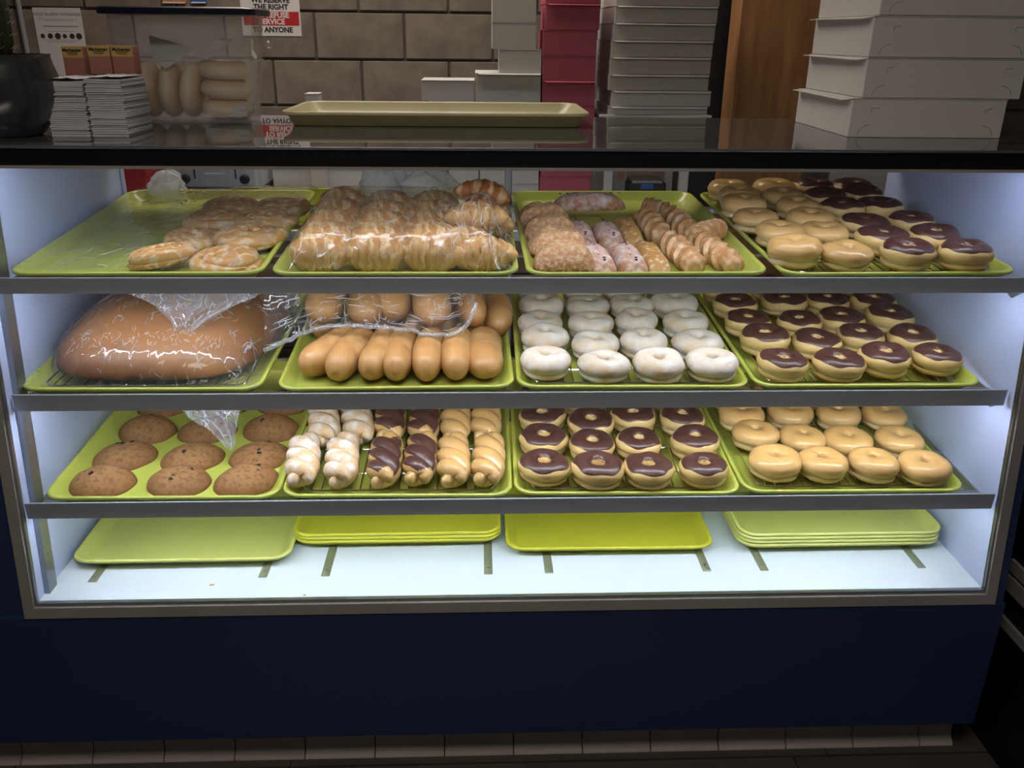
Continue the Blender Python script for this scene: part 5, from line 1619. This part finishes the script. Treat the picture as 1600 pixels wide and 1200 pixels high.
BGL = [bagel(1), bagel(2)]
for k, x in enumerate((-0.100, -0.054, -0.009)):
    for j, y in enumerate((0.070,)):
        m = T(-0.695 + x, 0.40 + y, TOP_Z + 0.066) @ Matrix.Rotation(math.radians(90 + 4 * k), 4, 'Y') @ T(0, 0, -0.02) @ Matrix.Diagonal((1.06, 0.95, 1.03, 1))
        tag(put('bagel', BGL[(k + j) % 2], None, m), 'pale bagel standing on edge in the plastic tub, %s from the napkins' % ORD[k + 1], 'bagel', 'bagels in the tub')
for k in range(3):
    for j in range(1):
        m = T(-0.695 + 0.062, 0.40 + 0.070, TOP_Z + 0.006 + 0.040 * k) @ Matrix.Rotation(0.1 * k, 4, 'Z') @ Matrix.Rotation(0.04, 4, 'Y')
        tag(put('bagel', BGL[k % 2], None, m), 'pale bagel lying flat in the plastic tub, %s of its pile' % ('bottom', 'middle', 'top')[k], 'bagel', 'bagels in the tub')


def wax(name, label, pts, seed):
    def fn(a, b):
        p = pts[0].lerp(pts[1], a).lerp(pts[3].lerp(pts[2], a), b)
        return p + Vector((0, 0.004 * nz(a * 4 + seed, b * 4), 0.003 * nz(a * 3, b * 3 + seed, 2)))
    return tag(put(name, MB().grid(12, 12, fn).mesh(name, MT['wax'])), label, 'paper')


def tp(px, py, d):
    return at_y(px, py, 0.40 + d)


wax('wax_paper', 'pointed sheet of white paper tucked among the bagels', [tp(232, 55, 0.10), tp(305, 75, 0.06), tp(258, 108, 0.022), tp(238, 88, 0.03)], 2)
wax('wax_paper', 'folded sheet of white paper rising above the bagels', [tp(300, 88, 0.03), tp(342, 58, 0.05), tp(365, 62, 0.06), tp(322, 92, 0.02)], 5)
wax('wax_paper', 'white paper sheet under the flat bagels in the tub', [tp(318, 174, 0.022), tp(383, 164, 0.022), tp(387, 181, 0.02), tp(318, 184, 0.02)], 7)

# faded cream tray lying lengthwise
CT = tray_mesh('tray', MT['cream'], 0.655, 0.33, 0.030)
tag(put('tray', CT, None, T(-0.168, 0.338, TOP_Z + 0.0305) @ Matrix.Rotation(0.0, 4, 'Z')), 'faded cream tray lying lengthwise on the countertop', 'tray')
# ------------------------------------------------------------------ the dark unit next to the case
un = thing('black_rack', 'black display rack with grey label strips beside the navy case', 'rack', T(1.40, -0.45, FLOOR_Z))
put('rack_body', MB().bbox((-0.335, -0.5, 0), (0.30, 0.60, 0.80), 0.004).mesh('rack_body', MT['black']), un)
for z0, z1 in ((0.331, 0.368), (0.376, 0.405), (0.245, 0.27)):
    put('label_strip', MB().bbox((-0.343, -0.45, z0 - FLOOR_Z), (-0.335, 0.432, z1 - FLOOR_Z), 0.001).mesh('label_strip', MT['greyp']), un)
tag(put('name_plate', MB().bbox((-1.16, GLASS_Y - 0.0135, 0.315), (-1.064, GLASS_Y - 0.0121, 0.353), 0.0005).mesh('name_plate', MT['greyp'])), 'small grey plate on the navy end of the case', 'plate')

# crumbs dropped on the white deck
for px, py, r, lab in ((331, 914, 0.0042, 'brown crumb on the white deck below the single pale tray'), (476, 930, 0.003, 'grey crumb on the white deck near the glass edge')):
    p = at_z(px, py, DECK_Z)
    tag(put('crumb', MB().lathe([(r * .9, 0.0), (r, 0.0008), (r * .5, 0.0016)], 9, lambda r_, z_, a: (r_ * (1 + 0.35 * math.sin(2 * a + 1)), z_)).mesh('crumb', MT['crumb']), None, T(p.x, p.y, DECK_Z)), lab, 'crumb')
